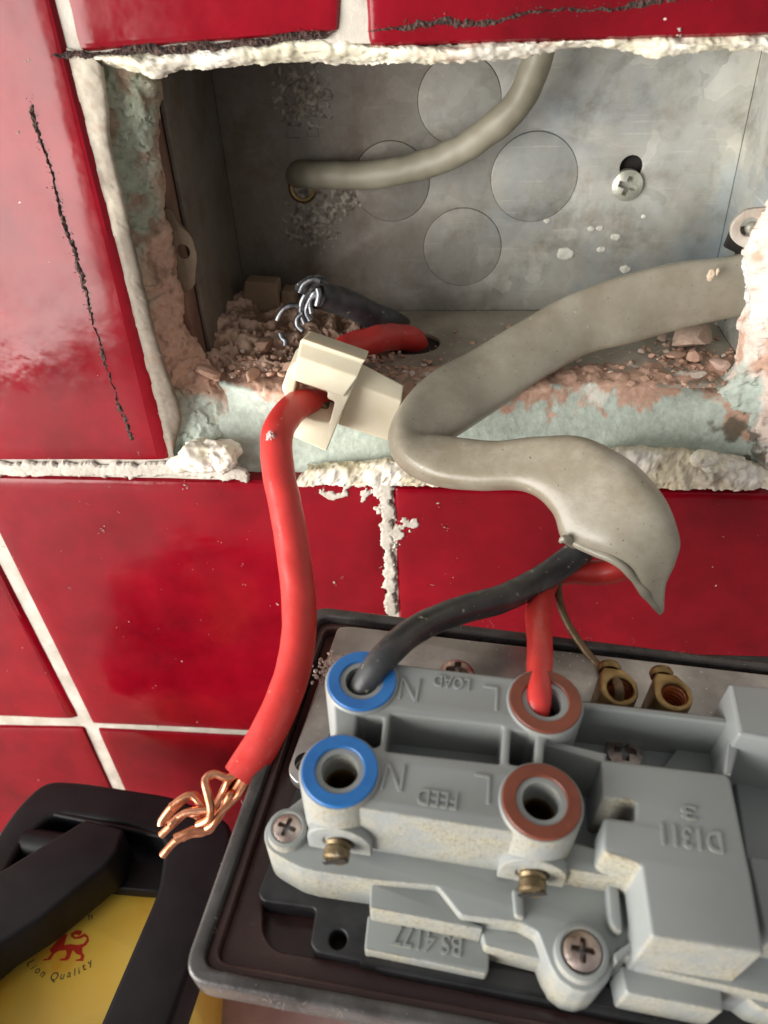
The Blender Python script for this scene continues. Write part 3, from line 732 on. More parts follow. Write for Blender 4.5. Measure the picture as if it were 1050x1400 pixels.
q = [wz(p, 46) for p in [(334, 385), (378, 388), (384, 440), (328, 438)]]
o = prism('plaster_block', [roundpoly(q, .6)], -52, -46, m_block, None, .5, wallxf); tag(o, 'flat tan block standing upright in the dark back corner', 'rubble')
q = [wz(p, 48) for p in [(384, 398), (402, 400), (404, 430), (384, 432)]]
o = prism('plaster_block', [roundpoly(q, .6)], -54, -48, m_block, None, .5, wallxf); tag(o, 'small tan block just right of the larger upright block', 'rubble')

# ================================================================== CABLES
# old grey cable curving across the back
t = thing('grey_cable', 'round grey cable curving across the back of the metal box', 'cable', W(400, 245, YB - 5))
pts = [W(745, 40, 42), W(732, 90, 43), W(705, 145, 44), W(650, 192, 46), W(590, 222, 49), W(520, 238, 52), W(450, 240, 56), W(412, 238, 60), W(396, 238, 66)]
mk('insulation', *tube('i', pts, 3.55, m_greyback, n=28, steps=120, rough=.3)[:2], m_greyback, t)

def ribbon(name, secs, mat, parent, steps=150, nseg=40, amp=.25, seed=0, pw=2.6):
    """flat cable: each section = (edge A, edge B, thickness, sideways lift)"""
    ctrl = [Vector((*a, *b, th)) for a, b, th in secs]
    # 7-D spline by pieces
    A = [Vector(c[:3]) for c in ctrl]; B = [Vector(c[3:6]) for c in ctrl]; T = [c[6] for c in ctrl]
    mid = [(a + b) / 2 for a, b in zip(A, B)]
    vs, fs = [], []; rows = []
    per = steps // (len(secs) - 1)
    for i in range(len(secs) - 1):
        i0, i3 = max(i - 1, 0), min(i + 2, len(secs) - 1)
        for k in range(per + (1 if i == len(secs) - 2 else 0)):
            s = k / per
            rows.append((cr(A[i0], A[i], A[i + 1], A[i3], s), cr(B[i0], B[i], B[i + 1], B[i3], s), cr(T[i0], T[i], T[i + 1], T[i3], s)))
    n = len(rows); prev = None
    for i, (a, b, th) in enumerate(rows):
        c0 = (rows[max(i - 1, 0)][0] + rows[max(i - 1, 0)][1]) / 2; c1 = (rows[min(i + 1, n - 1)][0] + rows[min(i + 1, n - 1)][1]) / 2
        tg = (c1 - c0).normalized(); w_ = (b - a); hw = w_.length / 2; wn = w_.normalized(); c = (a + b) / 2
        nn = tg.cross(wn)
        if nn.length < 1e-4: nn = prev
        nn = nn.normalized()
        if prev is not None and nn.dot(prev) < 0: nn = -nn
        if prev is not None: nn = (nn + prev * 1.5).normalized()
        prev = nn
        for k in range(nseg):
            an = 2 * math.pi * k / nseg; cx, cy = math.cos(an), math.sin(an)
            ex = math.copysign(abs(cx) ** (2 / pw), cx); ey = math.copysign(abs(cy) ** (2 / pw), cy)
            q = c + wn * ex * hw + nn * ey * th / 2
            q += nn * amp * noise.noise(q * .09 + Vector((seed, 0, 0))) * 2
            vs.append(q)
    for i in range(n - 1):
        for k in range(nseg): fs.append((i * nseg + k, i * nseg + (k + 1) % nseg, (i + 1) * nseg + (k + 1) % nseg, (i + 1) * nseg + k))
    fs.append(list(range(nseg))[::-1]); fs.append(list(range((n - 1) * nseg, n * nseg)))
    return mk(name, vs, fs, mat, parent, 50)
twin = thing('twin_and_earth_cable', 'thick flat grey sheathed cable folding out of the box to the switch', 'cable', W(600, 600, -4))
secs = [(W(1070, 330, 34), W(1070, 420, 32), 5), (W(1000, 350, 33), W(1000, 434, 30), 5.2), (W(930, 358, 31), W(935, 448, 27), 5.2), (W(860, 374, 29), W(868, 468, 23), 5.2),
        (W(780, 402, 26), W(800, 486, 19), 5.4), (W(705, 444, 21), W(730, 526, 9), 5.6), (W(640, 484, 14), W(675, 562, 2), 6), (W(586, 514, 6), W(636, 588, -4), 7),
        (W(550, 550, -3), W(610, 604, -7), 7.2), (W(534, 592, -11), W(592, 610, -9), 7.6), (W(548, 632, -17), W(606, 606, -11), 7.6), (W(590, 658, -22), W(640, 607, -14), 7.2),
        (W(650, 667, -25), W(684, 607, -17), 7), (W(715, 670, -27), W(740, 600, -19), 8), (W(755, 700, -30), W(800, 599, -22), 11), (W(772, 738, -33), W(862, 630, -27), 13),
        (W(815, 756, -37), W(908, 680, -32), 13), (W(848, 772, -40), W(926, 735, -36), 10), (W(870, 796, -42), W(922, 765, -39), 6), (W(888, 818, -43), W(910, 798, -42), 3), (W(903, 838, -44), W(908, 834, -44), 1.2)]
ribbon('sheath', secs, m_grey, twin, 200, 56, .25, pw=3.6)
mk('torn_nib', *tube('n', [W(785, 742, -36), W(776, 738, -38), W(770, 737, -39), W(766, 741, -39)], 1, m_grey, n=14, steps=20, rs=[1.3, 1.0, .8, .4])[:2], m_grey, twin)
for (x, y, s) in [(972, 376, 1.2), (981, 372, .7)]:
    blob('plaster_fleck', W(x, y, 26.2), s, (.8, .6, 1.3), x, lambda p, u, v, d: (.62, .5, .38), twin, m_filler, .3, sub=3)
HT = 25.0
ul = P(495, 933, HT); ur = P(745, 961, HT); ll = P(465, 1057, HT); lr = P(740, 1096, HT + .6)
c = PW(*ul, HT)
tube('core', [D(850, 715, 171), D(815, 735, 171), D(790, 756, 170), D(745, 788, 167), D(690, 817, 157), D(625, 836, 148), D(570, 860, 139.5), D(530, 893, 132), PW(ul[0] + .5, ul[1] + .2, HT - .6), PW(ul[0] - .1, ul[1] - 1.0, HT - 4.5), PW(ul[0] - .3, ul[1] - 1.2, HT - 10)], 3.05, m_black, twin, 28, 110, .12, rs=[3.05, 3.05, 3.05, 3.0, 2.9, 2.75, 2.6, 2.5, 2.4, 2.3, 2.2])[2]()['label'] = 'black core bending into the blue ringed terminal'
c = PW(*ur, HT)
tube('core', [D(885, 760, 172), D(850, 776, 171), D(815, 783, 173), D(775, 782, 174), D(748, 796, 172), D(736, 835, 160), D(738, 880, 143), D(737, 925, 132.5), PW(ur[0] - 1.1, ur[1] + .1, HT - .8), PW(ur[0] - 1.1, ur[1] - 1.0, HT - 5), PW(ur[0] - .9, ur[1] - 1.2, HT - 10)], 2.9, m_red, twin, 28, 120, .1, rs=[2.9, 2.9, 2.9, 2.9, 2.8, 2.65, 2.4, 2.25, 2.2, 2.1, 2.1])[2]()['label'] = 'red core dropping into the brown ringed terminal'
e1 = P(846, 938, 17)
tube('earth_wire', [D(800, 745, 174), D(768, 780, 173), D(764, 815, 170), D(775, 850, 167), D(797, 885, 163), D(825, 918, 158), PW(e1[0], e1[1], 17), PW(e1[0] + 1, e1[1] - 1, 10)], .85, m_sleeve, twin, 12, 80, .08)[2]()

mk('cut_lip', *tube('l', [W(786, 741, -37.5), W(815, 755, -40), W(848, 772, -42.5), W(872, 798, -43.5), W(890, 822, -44), W(903, 838, -44.2)], .8, m_grey, n=12, steps=60, rough=.5, rs=[.9, 1.0, 1.0, .9, .7, .4])[:2], m_grey, twin)
# loose red cable with its copper
redc = thing('red_cable', 'thick loose red cable hanging from the nylon connector with bare copper end', 'cable', D(395, 850, 165))
rpts = [W(455, 550, 10), W(432, 549, 4), W(404, 556, -6), D(380, 590, 174), D(380, 640, 170), D(392, 700, 167), D(403, 770, 164), D(409, 830, 161), D(406, 890, 157), D(390, 950, 153), D(362, 1010, 150), D(328, 1062, 148)]
mk('insulation', *tube('i', rpts, 3.65, m_red, n=32, steps=160, rough=.14, rs=[3.2, 3.2, 3.5, 3.6, 3.6, 3.6, 3.65, 3.65, 3.6, 3.6, 3.6, 3.5])[:2], m_red, redc)
cop = [
 [(345, 1040, 148), (325, 1075, 148), (316, 1090, 147), (300, 1110, 147), (283, 1130, 147), (262, 1138, 146), (240, 1150, 146), (222, 1170, 146)],
 [(330, 1050, 147), (312, 1063, 146), (292, 1058, 146), (281, 1066, 145), (284, 1085, 144), (288, 1105, 144), (285, 1120, 145), (270, 1128, 146)],
 [(335, 1045, 150), (308, 1075, 150), (297, 1100, 149), (280, 1100, 149), (260, 1088, 149), (238, 1100, 149), (222, 1120, 149), (220, 1128, 149)],
 [(338, 1052, 152), (312, 1080, 152), (295, 1115, 151), (275, 1118, 150), (258, 1110, 150), (238, 1125, 150), (220, 1142, 150)],
 [(340, 1050, 149), (320, 1078, 149), (310, 1098, 148), (298, 1118, 148), (280, 1137, 148), (262, 1140, 148), (250, 1146, 149)],
 [(332, 1046, 149), (314, 1066, 148), (305, 1085, 148), (293, 1105, 147), (272, 1108, 147), (252, 1112, 147), (232, 1128, 147)],
 [(345, 1052, 148), (330, 1080, 147), (318, 1094, 147), (300, 1112, 146), (290, 1128, 146), (272, 1135, 147)]]
rnd = random.Random(8)
for k in range(5):
    b0 = cop[rnd.choice([0, 2, 3, 5])]; cop.append([(x + rnd.uniform(-5, 5) * (i > 1), y + rnd.uniform(-6, 6) * (i > 1), d + rnd.uniform(-1, 1.5)) for i, (x, y, d) in enumerate(b0)][:rnd.choice([6, 7, 8])])
for k, cp in enumerate(cop):
    mk('copper_strand', *tube('s', [D(*p) for p in cp], .76, m_copper, n=14, steps=70, rough=.1, seed=k)[:2], m_copper, redc)

blob('plaster_fleck', D(371, 603, 169.4), 1.0, (1.0, .5, 2.6), 3, lambda p, u, v, d: (.70, .45, .42), redc, m_filler, .5, 1.0, 4)
# nylon connector
conn_f = Matrix.Identity(4)
cn = thing('cable_connector', 'yellowed nylon connector block joining the two red cable ends', 'connector', W(450, 540, 6))
# frame: built in an upright plane at Y, slightly turned
def quad_prism(name, px, Y0, Y1, bev, parent, mat, rnd_=1.0, hole=None, tilt=0):
    f = [wz(p, Y0) for p in px]; loops = [roundpoly(f, rnd_)]
    if hole: loops.append(roundpoly([wz(p, Y0) for p in hole], .6))
    cy = sum(z for _, z in f) / len(f)
    return prism(name, loops, -Y1, -Y0, mat, parent, bev, lambda x, z, h: (x, -h + (z - cy) * tilt, z))
quad_prism('terminal_body', [(384, 532), (392, 508), (404, 498), (450, 500), (488, 520), (470, 558), (449, 608), (396, 588), (400, 560)], -4.6, 6, .4, cn, m_nylon, .5, hole=[(404, 522), (448, 537), (447, 545), (458, 549), (452, 574), (432, 571), (402, 560), (400, 548)], tilt=.25)
# rolled shoulder on top
a0, a1 = W(410, 484, 3), W(492, 510, 3)
vs, fs = tube('x', [a0, a1], 5.8, m_nylon, n=36, steps=12)[:2]
ctr = (a0 + a1) / 2; dx = (a1 - a0).normalized()
def faceted(name, pairs, mat, parent, bev=.35):
    """straight moulding: profile corners given at its left and right end"""
    n = len(pairs); vs = [W(*p[0]) for p in pairs] + [W(*p[1]) for p in pairs]
    bm = bmesh.new(); bv = [bm.verts.new(v) for v in vs]
    for i in range(n): bm.faces.new((bv[i], bv[(i + 1) % n], bv[n + (i + 1) % n], bv[n + i]))
    bm.faces.new(bv[:n][::-1]); bm.faces.new(bv[n:])
    bmesh.ops.recalc_face_normals(bm, faces=bm.faces)
    bmesh.ops.bevel(bm, geom=list(bm.edges), offset=bev, segments=3, profile=.6, affect='EDGES', clamp_overlap=True)
    bm.verts.index_update(); vs = [v.co.copy() for v in bm.verts]; fs = [[v.index for v in f.verts] for f in bm.faces]; bm.free()
    return mk(name, vs, fs, mat, parent, 35)
faceted('top_shroud', [((425, 452, 1), (505, 480, 1)), ((413, 463, -4.5), (500, 493, -4.5)), ((411, 467, -4.1), (497, 497, -4.1)), ((407, 488, -6.4), (489, 516, -6.4)),
    ((399, 518, -5.6), (470, 542, -5.6)), ((399, 520, 2), (470, 544, 2)), ((420, 460, 8), (496, 486, 8))], m_nylon, cn, .45)
faceted('cover_flap', [((494, 497, 2.5), (552, 527, 2.5)), ((482, 525, -.5), (549, 549, -.5)), ((462, 580, 1.5), (533, 603, 1.5)), ((464, 578, 7), (535, 600, 7)), ((496, 500, 8), (550, 530, 8))], m_nylon, cn, .4)
vs, fs = cyl(W(438, 552, 8), (0, -1, .1), 4.0, 8, 28, bev=.5); mk('clamp_barrel', vs, fs, m_brassdull, cn)

# second red cable end coming up through the floor hole
rb = thing('red_cable', 'short red cable rising through the floor hole into the back of the connector', 'cable', hf)
mk('insulation', *tube('i', [Hz(572, 492, ZF - 12), Hz(571, 478, ZF - 4), Hz(562, 464, ZF + 1.5), W(538, 461, 31), W(515, 464, 24), W(480, 474, 18), W(455, 490, 12)], 3.6, m_red, n=28, steps=70, rough=.3)[:2], m_red, rb)
# cut black cable with tinned strands
bc = thing('black_cable', 'cut black cable in the box with frayed grey strands', 'cable', W(520, 440, 40))
mk('insulation', *tube('i', [Hz(556, 452, ZF - 8), W(535, 442, 42), W(510, 432, 36), W(475, 415, 30), W(440, 404, 25), W(430, 402, 23)], 3.6, m_black, n=28, steps=70, rough=.5)[:2], m_black, bc)
tn = [[(436, 392), (428, 392), (418, 402), (412, 415), (412, 430), (417, 442)], [(438, 398), (430, 400), (424, 412), (426, 428)], [(436, 402), (425, 408), (419, 425), (424, 438)],
      [(420, 425), (405, 418), (392, 420), (384, 428), (379, 438)], [(434, 394), (436, 404), (433, 418)], [(414, 428), (407, 435), (407, 445), (414, 452)], [(383, 455), (386, 462), (390, 466), (390, 472)],
      [(437, 384), (428, 382), (416, 388), (410, 400)]]
for k, s in enumerate(tn):
    mk('tinned_strand', *tube('s', [W(x, y, 21 - k * .35 - i * .4) for i, (x, y) in enumerate(s)], .75, m_tinned, n=12, steps=40, rough=.1, seed=k)[:2], m_tinned, bc)
rnd = random.Random(3)
for k in range(6):
    x, y = 405 + rnd.uniform(-4, 18), 385 + rnd.uniform(-3, 8)
    mk('torn_sleeve', *tube('s', [W(x, y + 8, 20), W(x + 10, y, 19.5), W(x + 20, y - rnd.uniform(2, 6), 19), W(x + 30, y - rnd.uniform(-2, 4), 19.5)], .4, m_black, n=6, steps=14, rs=[.9, .7, .5, .1])[:2], m_black, bc)

# ================================================================== COOKER SWITCH (back of it)
sw = thing('cooker_switch', 'grey back of a cooker switch lying face down with its terminals up', 'switch', mw=PF)
def pp(pts, h): return [P(x, y, h) for x, y in pts]
def sp_(name, pts, h0, h1, mat=m_body, bev=.4, rnd_=.6, holes=(), hh=None, parent=sw, label=None):
    h = h1 if hh is None else hh
    o = prism(name, [roundpoly(pp(pts, h), rnd_)] + [roundpoly(pp(q, h), .5) if len(q) > 2 else circ(*P(*q[0], h), q[1], 36) for q in holes], h0, h1, mat, parent, bev)
    if label: o['label'] = label
    return o
# plate dish: size from its own frame
TL = P(430, 827, 0); BLc = P(240, 1338, 0)
b_bot = BLc[1]; a_l = (TL[0] + BLc[0]) / 2
WID = 146.0
def rect(a0, b0, a1, b1): return [(a0 - 1.9, b0), (a1, b0), (a1, b1), (a0 + 1.9, b1)]   # the plate's left side flares a little
ring_o = roundpoly(rect(a_l, b_bot, a_l + WID, 0), 4.5, 8)
ring_i = roundpoly(rect(a_l + 2.4, b_bot + 2.4, a_l + WID - 2.4, -2.4), 3.0, 8)
ring_j = roundpoly(rect(a_l + 4.0, b_bot + 4.0, a_l + WID - 4.0, -4.0), 2.4, 8)
prism('faceplate_rim', [ring_o, ring_i], -8, 0, m_rim, sw, .7)
prism('faceplate_step', [ring_i, ring_j], -8, -2.2, m_bakelite, sw, .5)
prism('faceplate', [roundpoly(rect(a_l + .6, b_bot + .6, a_l + WID - .6, -.6), 4, 6)], -10, -7.4, m_bakelite, sw, .6)
prism('faceplate_flange', [ring_j, roundpoly(pp([(360, 1222), (700, 1280), (730, 1345), (520, 1322), (376, 1300), (358, 1276)], -4.5), 2.0)], -7.6, -4.5, m_bakelite, sw, .4)
# black carrier with its square windows
hB = -1.5
sp_('carrier', [(372, 1170), (352, 1220), (358, 1232), (432, 1242), (424, 1290), (432, 1302), (500, 1316), (520, 1326), (1180, 1460), (1180, 900), (460, 880), (432, 1000)], -7.2, hB, m_bplastic, .4, .8, holes=[[(462, 1284), 1.5]])
prism('black_skirt', [roundpoly(rect(P(505, 1320, 0)[0], b_bot + 7, a_l + WID - 10, b_bot + 10), .5)], -7.2, -.8, m_bplastic, sw, .3)
# steel strap under the moulding
sp_('steel_strap', [(462, 857), (478, 856), (1220, 942), (1220, 1010), (800, 960), (500, 925), (430, 1040), (410, 1075), (392, 1056)], -1.3, 1.6, m_strap, .3, 2.0, holes=[[(417, 1042), 2.3]], label='scuffed steel strap reflecting the red tiles')
for q in [(625, 915, 2.6)]:
    cc = P(q[0], q[1] + 3, 5); cross_screw('screw', PW(*cc, 4), n_, v_, 3.6, m_screw, sw, .5)
# pinkish dust caked on the strap corner
pc = P(456, 912, 2)
rnd = random.Random(2); parts = []; cols = []
for k in range(420):
    rr_ = abs(rnd.gauss(0, 2.0)); an = rnd.uniform(0, 6.28); q = (pc[0] + rr_ * math.cos(an), pc[1] + 1.25 * rr_ * math.sin(an), 1.4 + max(0, 2.6 - rr_ * .7) * rnd.random())
    parts.append(rock(q, rnd.uniform(.15, .55), 500 + k, .8)); cols += [lerp3((.56, .36, .30), (.80, .70, .64), rnd.random())] * len(parts[-1][0])
o = mk('dust_crumbs', *join(parts), m_plaster, sw, 25, cols, local=True); o['kind'] = 'stuff'

# mid tier
HM = 10.0
sc1 = P(394, 1138, HM); sc2 = P(793, 1306, HM)
tab = circ(sc1[0], sc1[1], 4.0, 14, math.radians(95), math.radians(265))
mid_pts = [P(450, 1060, HM)] + tab[1:-1] + pp([(408, 1186), (430, 1192), (505, 1203), (598, 1212), (630, 1252), (712, 1262), (735, 1275)], HM) + \
    [(sc2[0] + 4.9 * math.cos(t), sc2[1] + 4.9 * math.sin(t)) for t in [math.radians(x) for x in (205, 230, 255, 280, 305, 330)]] + pp([(846, 1296), (872, 1322), (1180, 1390), (1180, 1000), (700, 950)], HM)
prism('middle_tier', [roundpoly(mid_pts, .5, 3)], hB - .2, HM, m_body, sw, .45)
for (q, rr_) in ((sc1, 2.9), (sc2, 3.5)):
    vs, fs = lathe((0, 0, 0), (0, 0, 1), [(rr_ + .5, 0), (rr_ + .35, 2.0), (rr_ - .2, 2.2), (rr_ - .5, 2.0), (rr_ - .6, 1.2)], 40)
    mk('screw_boss', [(v[0] + q[0], v[1] + q[1], v[2] + HM - .2) for v in vs], fs, m_body, sw, 40, local=True)
cross_screw('screw', PW(*sc1, HM + 1.7), n_, (.3, 1, .2), 2.5, m_screw, sw, .28, .13)
cross_screw('screw', PW(*sc2, HM + 2.0), n_, (.1, 1, .2), 2.75, m_screw, sw, .28, .13)
# stepped block with the standard number
sp_('stepped_block', [(507, 1206), (597, 1216), (628, 1254), (660, 1266), (660, 1272), (505, 1241)], hB, 8.0, bev=.35)
sp_('stepped_block', [(503, 1250), (625, 1275), (670, 1285), (668, 1328), (664, 1332), (498, 1298)], hB - 3, 2.2, bev=.35)
# tiny sloping fillet between the two steps
sp_('stepped_block', [(655, 1262), (735, 1280), (752, 1320), (745, 1314), (663, 1293)], hB, 5.5, bev=.35)
def strokes(segs, h, wd=.42, ht=.28, name='raised_lettering', parent=sw):
    parts = []
    for (x0, y0, x1, y1) in segs:
        a, b2 = Vector(P(x0, y0, h)), Vector(P(x1, y1, h)); d = (b2 - a).normalized(); n = Vector((-d.y, d.x)) * wd / 2
        parts.append(prism_data([[tuple(a + n), tuple(a - n), tuple(b2 - n), tuple(b2 + n)]], h - .1, h + ht, .12, 1))
    return mk(name, *join(parts), m_body, parent, 40, local=True)
def ptext(s, px, py, h, hgt, wid, off=0):
    q = P(px, py, h); vs, fs = text_data(s, hgt, wid, .30, offset=off)
    return mk('raised_lettering', [(q[0] - x, q[1] - y, h + z + .02) for x, y, z in vs], fs, m_body, sw, 30, local=True)
def mmw(px0, px1, py, h): return (Vector(P(px1, py, h)) - Vector(P(px0, py, h))).length
ptext('BS 4177', 583, 1287, 2.2, 3.0, mmw(536, 631, 1285, 2.2), .1)

# side pedestal walls of the upper tier
strokes([(545, 928, 550, 958), (574, 930, 569, 960), (550, 958, 574, 930)], HT) if False else None
up_outer = [(484, 898), (520, 904), (700, 926), (770, 930), (790, 955), (782, 990), (745, 1012), (742, 1050), (776, 1068), (786, 1100), (768, 1134), (735, 1144), (690, 1137), (505, 1108), (460, 1098), (424, 1075), (422, 1040), (452, 1015), (458, 1004), (456, 960), (462, 918)]
pxm = lambda x, y, h: 10 / (Vector(P(x + 10, y, h)) - Vector(P(x, y, h))).length
RR = 52.5 / pxm(465, 1057, HT + .9); RH = RR - 3.2
sp_('terminal_bridge', up_outer, HM - 5, HT, bev=.5, rnd_=1.0, holes=[[(534, 976), (688, 993), (684, 1044), (526, 1026)], [(489, 977), (524, 982), (520, 1018), (512, 1022), (482, 1012)], [(699, 998), (733, 1003), (730, 1048), (696, 1044)]] + [[c_, RH] for c_ in ((495, 933), (745, 961), (465, 1057), (740, 1096))])
q = pp([(532, 972), (690, 990), (687, 1048), (524, 1030)], HT); prism('pocket_floor', [q], HM - 2, HM + 5, m_body, sw, .2)
# dusty ledge just under the bridge
sp_('bridge_foot', [(500, 1104), (696, 1134), (700, 1124), (504, 1094)], HM - 1, HT - 2.5, bev=.4)
sp_('side_pedestal', [(760, 1120), (872, 1178), (880, 1215), (775, 1192), (690, 1178)], HM - 1, HT - 9, bev=.4) if False else None
def terminal(cx, cy, h, r, mat, label, empty=True):
    vs, fs = lathe((0, 0, 0), (0, 0, 1), [(r + .55, HM - 6), (r + .45, h + .1), (r + .2, h + .45), (r - 3.0, h + .45), (r - 3.1, h - 1.5), (r - 3.5, h - 6)], 56, False)
    hs = mk('terminal_housing', [(v[0] + cx, v[1] + cy, v[2]) for v in vs], fs, m_body, sw, 40, local=True)
    vs, fs = lathe((0, 0, 0), (0, 0, 1), [(r, h + .2), (r, h + .75), (r - .15, h + .9), (r - 1.95, h + .9), (r - 2.1, h + .75), (r - 2.1, h + .2)], 64, False)
    rg = mk('colour_ring', [(v[0] + cx, v[1] + cy, v[2]) for v in vs], fs, mat, hs, 40, local=True); rg['label'] = label
    ri = r - 3.5
    vs, fs = lathe((0, 0, 0), (0, 0, 1), [(ri + .3, h - 4.2), (ri - .2, h - 4.0), (ri - .5, h - 4.6), (ri - .5, h - 14), (0.1, h - 14.2)], 48, False)
    mk('brass_tube', [(v[0] + cx, v[1] + cy, v[2]) for v in vs], fs, m_brass, hs, 40, local=True)
    return hs
pxm = lambda x, y, h: 10 / (Vector(P(x + 10, y, h)) - Vector(P(x, y, h))).length
RR = 52.5 / pxm(465, 1057, HT + .9)
terminal(ul[0], ul[1], HT, RR * .985, m_blue, 'blue ring round the terminal holding the black core')
terminal(ur[0], ur[1], HT, RR * 1.0, m_brown, 'brown ring round the terminal holding the red core')
terminal(ll[0], ll[1], HT + .3, RR, m_blue, 'blue ring round the empty terminal')
terminal(lr[0], lr[1], HT + .3, RR * 1.0, m_brown, 'brown ring round the empty terminal')
# N, L strokes and words
strokes([(545, 956, 550, 926), (568, 960, 574, 930), (550, 926, 568, 960)], HT, .5)
strokes([(678, 972, 680, 941), (680, 941, 661, 939)], HT, .5)
strokes([(521, 1080, 531, 1044), (547, 1083, 553, 1047), (531, 1044, 547, 1083)], HT, .5)
strokes([(667, 1100, 669, 1062), (669, 1062, 649, 1060)], HT, .5)
ptext('LOAD', 617, 934, HT, 2.3, mmw(592, 642, 934, HT), .1); ptext('FEED', 597, 1093, HT, 2.5, mmw(570, 625, 1093, HT), .1)
# clamp screws with collars beside the lower terminals
def clamp(cx, cy, dx, label):
    # axis points out of the dusty side (towards -b)
    ax = -v_; c0 = PW(cx + dx, cy, HM + 4.4)
    vs = []; prof = []
    n = 6
    for i in range(n): prof.append((1.95 + (.22 if i % 2 else 0), i * .5))
    L_ = n * .5
    st = RR - .6
    sv, sf = lathe(c0 + ax * st, ax, prof + [(2.1, L_), (2.1, L_ + .7), (1.6, L_ + 1.0)], 28)
    o = mk('clamp_screw', sv, sf, m_brassdull, sw, 30); o['label'] = label
    # slot in the head
    e = c0 + ax * (st + L_ + 1.15)
    vs, fs = prism_data([[(-2.3, -.4), (2.3, -.4), (2.3, .4), (-2.3, .4)]], -.1, .12, .03)
    d1 = (u_ * .8 + n_ * .6).normalized(); d2 = ax.cross(d1)
    mk('slot', [e + d1 * x + d2 * y + ax * z for x, y, z in vs], fs, m_hole, o)
    # arched collar
    vs, fs = prism_data([circ(0, 0, 5.2, 24, 0, math.pi) + [(-5.2, -3.5), (5.2, -3.5)], circ(.0, .0, 2.5, 24)], 0, 2.2, .35)
    mk('screw_collar', [c0 + ax * (st - 1.0) + u_ * x + n_ * y + ax * z for x, y, z in vs], fs, m_body, sw, 35)
clamp(ll[0], ll[1], .6, 'left brass clamp screw'); clamp(lr[0], lr[1], .3, 'right brass clamp screw with a cracked slot')
# block with the part number
HD = 23.0
sp_('part_number_block', [(822, 1037), (994, 1058), (1000, 1066), (1016, 1145), (1028, 1200), (1046, 1306), (890, 1281), (876, 1182), (832, 1168), (824, 1160), (826, 1116), (868, 1122), (870, 1096), (824, 1090)], HM - 5, HD, bev=.6, rnd_=.7)
ptext('D1311', 945, 1147, HD, 3.3, mmw(905, 986, 1146, HD), .15); ptext('3', 941, 1112, HD, 2.2, 2.3, .1)
# side ledge left of the block
sp_('bridge_foot', [(780, 1150), (888, 1178), (886, 1215), (868, 1205), (772, 1188), (700, 1172)], HM - 1, 16, bev=.4)
sp_('rib', [(830, 1206), (846, 1210), (852, 1275), (842, 1272), (834, 1260)], HM - 1, 12.5, bev=.4)
sp_('rib', [(700, 1214), (716, 1216), (718, 1256), (704, 1252)], HM - 1, 11.2, bev=.4)
sp_('brace', [(838, 1304), (872, 1280), (878, 1284), (842, 1318)], HM - 3, 12.0, bev=.3)
# lower shelves on the right
sp_('lower_shelf', [(848, 1318), (986, 1344), (990, 1384), (856, 1358)], hB, 7.5, bev=.4)
sp_('lower_shelf', [(986, 1338), (1180, 1370), (1180, 1420), (1040, 1378)], hB, 7.0, bev=.4)
# long wall and pocket behind the part number block
sp_('long_wall', [(788, 957), (1008, 982), (1008, 992), (786, 966)], 2, HD, bev=.5, rnd_=.3)
sp_('pocket_floor', [(740, 1000), (1010, 1010), (1000, 1070), (800, 1050)], HM - 4, 11.5, bev=.2)
prism('pocket_ramp', [pp([(935, 1012), (1000, 1018), (985, 1062), (905, 1052)], 13)], 10, 13.0, m_body, sw, .2)
q = P(854, 1028, 12.5); cross_screw('screw', PW(q[0], q[1], 12.6), n_, v_, 3.1, m_screw, sw, .2)
sp_('short_wall', [(738, 1008), (830, 1030), (828, 1042), (738, 1016)], 8, HD, bev=.35, rnd_=.2)
sp_('short_wall', [(1000, 988), (1016, 1000), (1000, 1060), (990, 1058)], 8, HD, bev=.35, rnd_=.2)
sp_('corner_block', [(997, 934), (1200, 950), (1200, 1040), (1010, 1004)], 4, HD + 4, bev=.7, rnd_=.5)
sp_('side_shelf', [(1000, 1030), (1200, 1060), (1200, 1330), (1040, 1300)], hB, 12, bev=.4)
sp_('side_shelf', [(1024, 1170), (1200, 1200), (1200, 1320), (1050, 1290)], hB, 16, bev=.4)
# earth terminals
def earth(px, py, label, wire):
    hh = 15.5; q = P(px, py, hh)
    t_ = mk('earth_terminal', *prism_data([circ(q[0], q[1] - .6, 3.4, 30, math.radians(180), math.radians(360)) + [(q[0] + 3.2, q[1] + 1.4), (q[0] + .9, q[1] + 3.9), (q[0] - 2.7, q[1] + 3.9), (q[0] - 3.4, q[1] + 2.4)], circ(q[0] + .2, q[1] - .4, 2.25, 32)], 3, hh, .5), m_brass, sw, 35, local=True)
    t_['label'] = label
    prof = []
    for i in range(18): prof.append((2.3 - (.38 if i % 2 else 0), hh - .6 - i * .55))
    vs, fs = lathe((0, 0, 0), (0, 0, 1), prof + [(.1, hh - 11)], 36, False)
    mk('thread', [(v[0] + q[0] + .3, v[1] + q[1] - .4, v[2]) for v in vs], fs, m_copper, t_, 25, local=True)
    c0 = PW(q[0] - 1.2, q[1] + 3.4, hh - 2.2)
    vs, fs = lathe(c0, v_, [(1.5, 0), (1.5, .8), (2.0, .9), (2.2, 1.8), (1.9, 2.5), (.8, 2.9)], 28)
    mk('terminal_screw', vs, fs, m_brass, t_, 35)
earth(847, 938, 'brass earth terminal with the thin wire in it', True); earth(921, 946, 'empty brass earth terminal', False)
# moulded TOP on the rim floor
q = P(600, 1366, -7.4); vs, fs = text_data('TOP', 3.0, 8.5, .22); mk('raised_lettering', [(q[0] - x, q[1] - y, -7.4 + z) for x, y, z in vs], fs, m_bakelite, sw, 30, local=True)
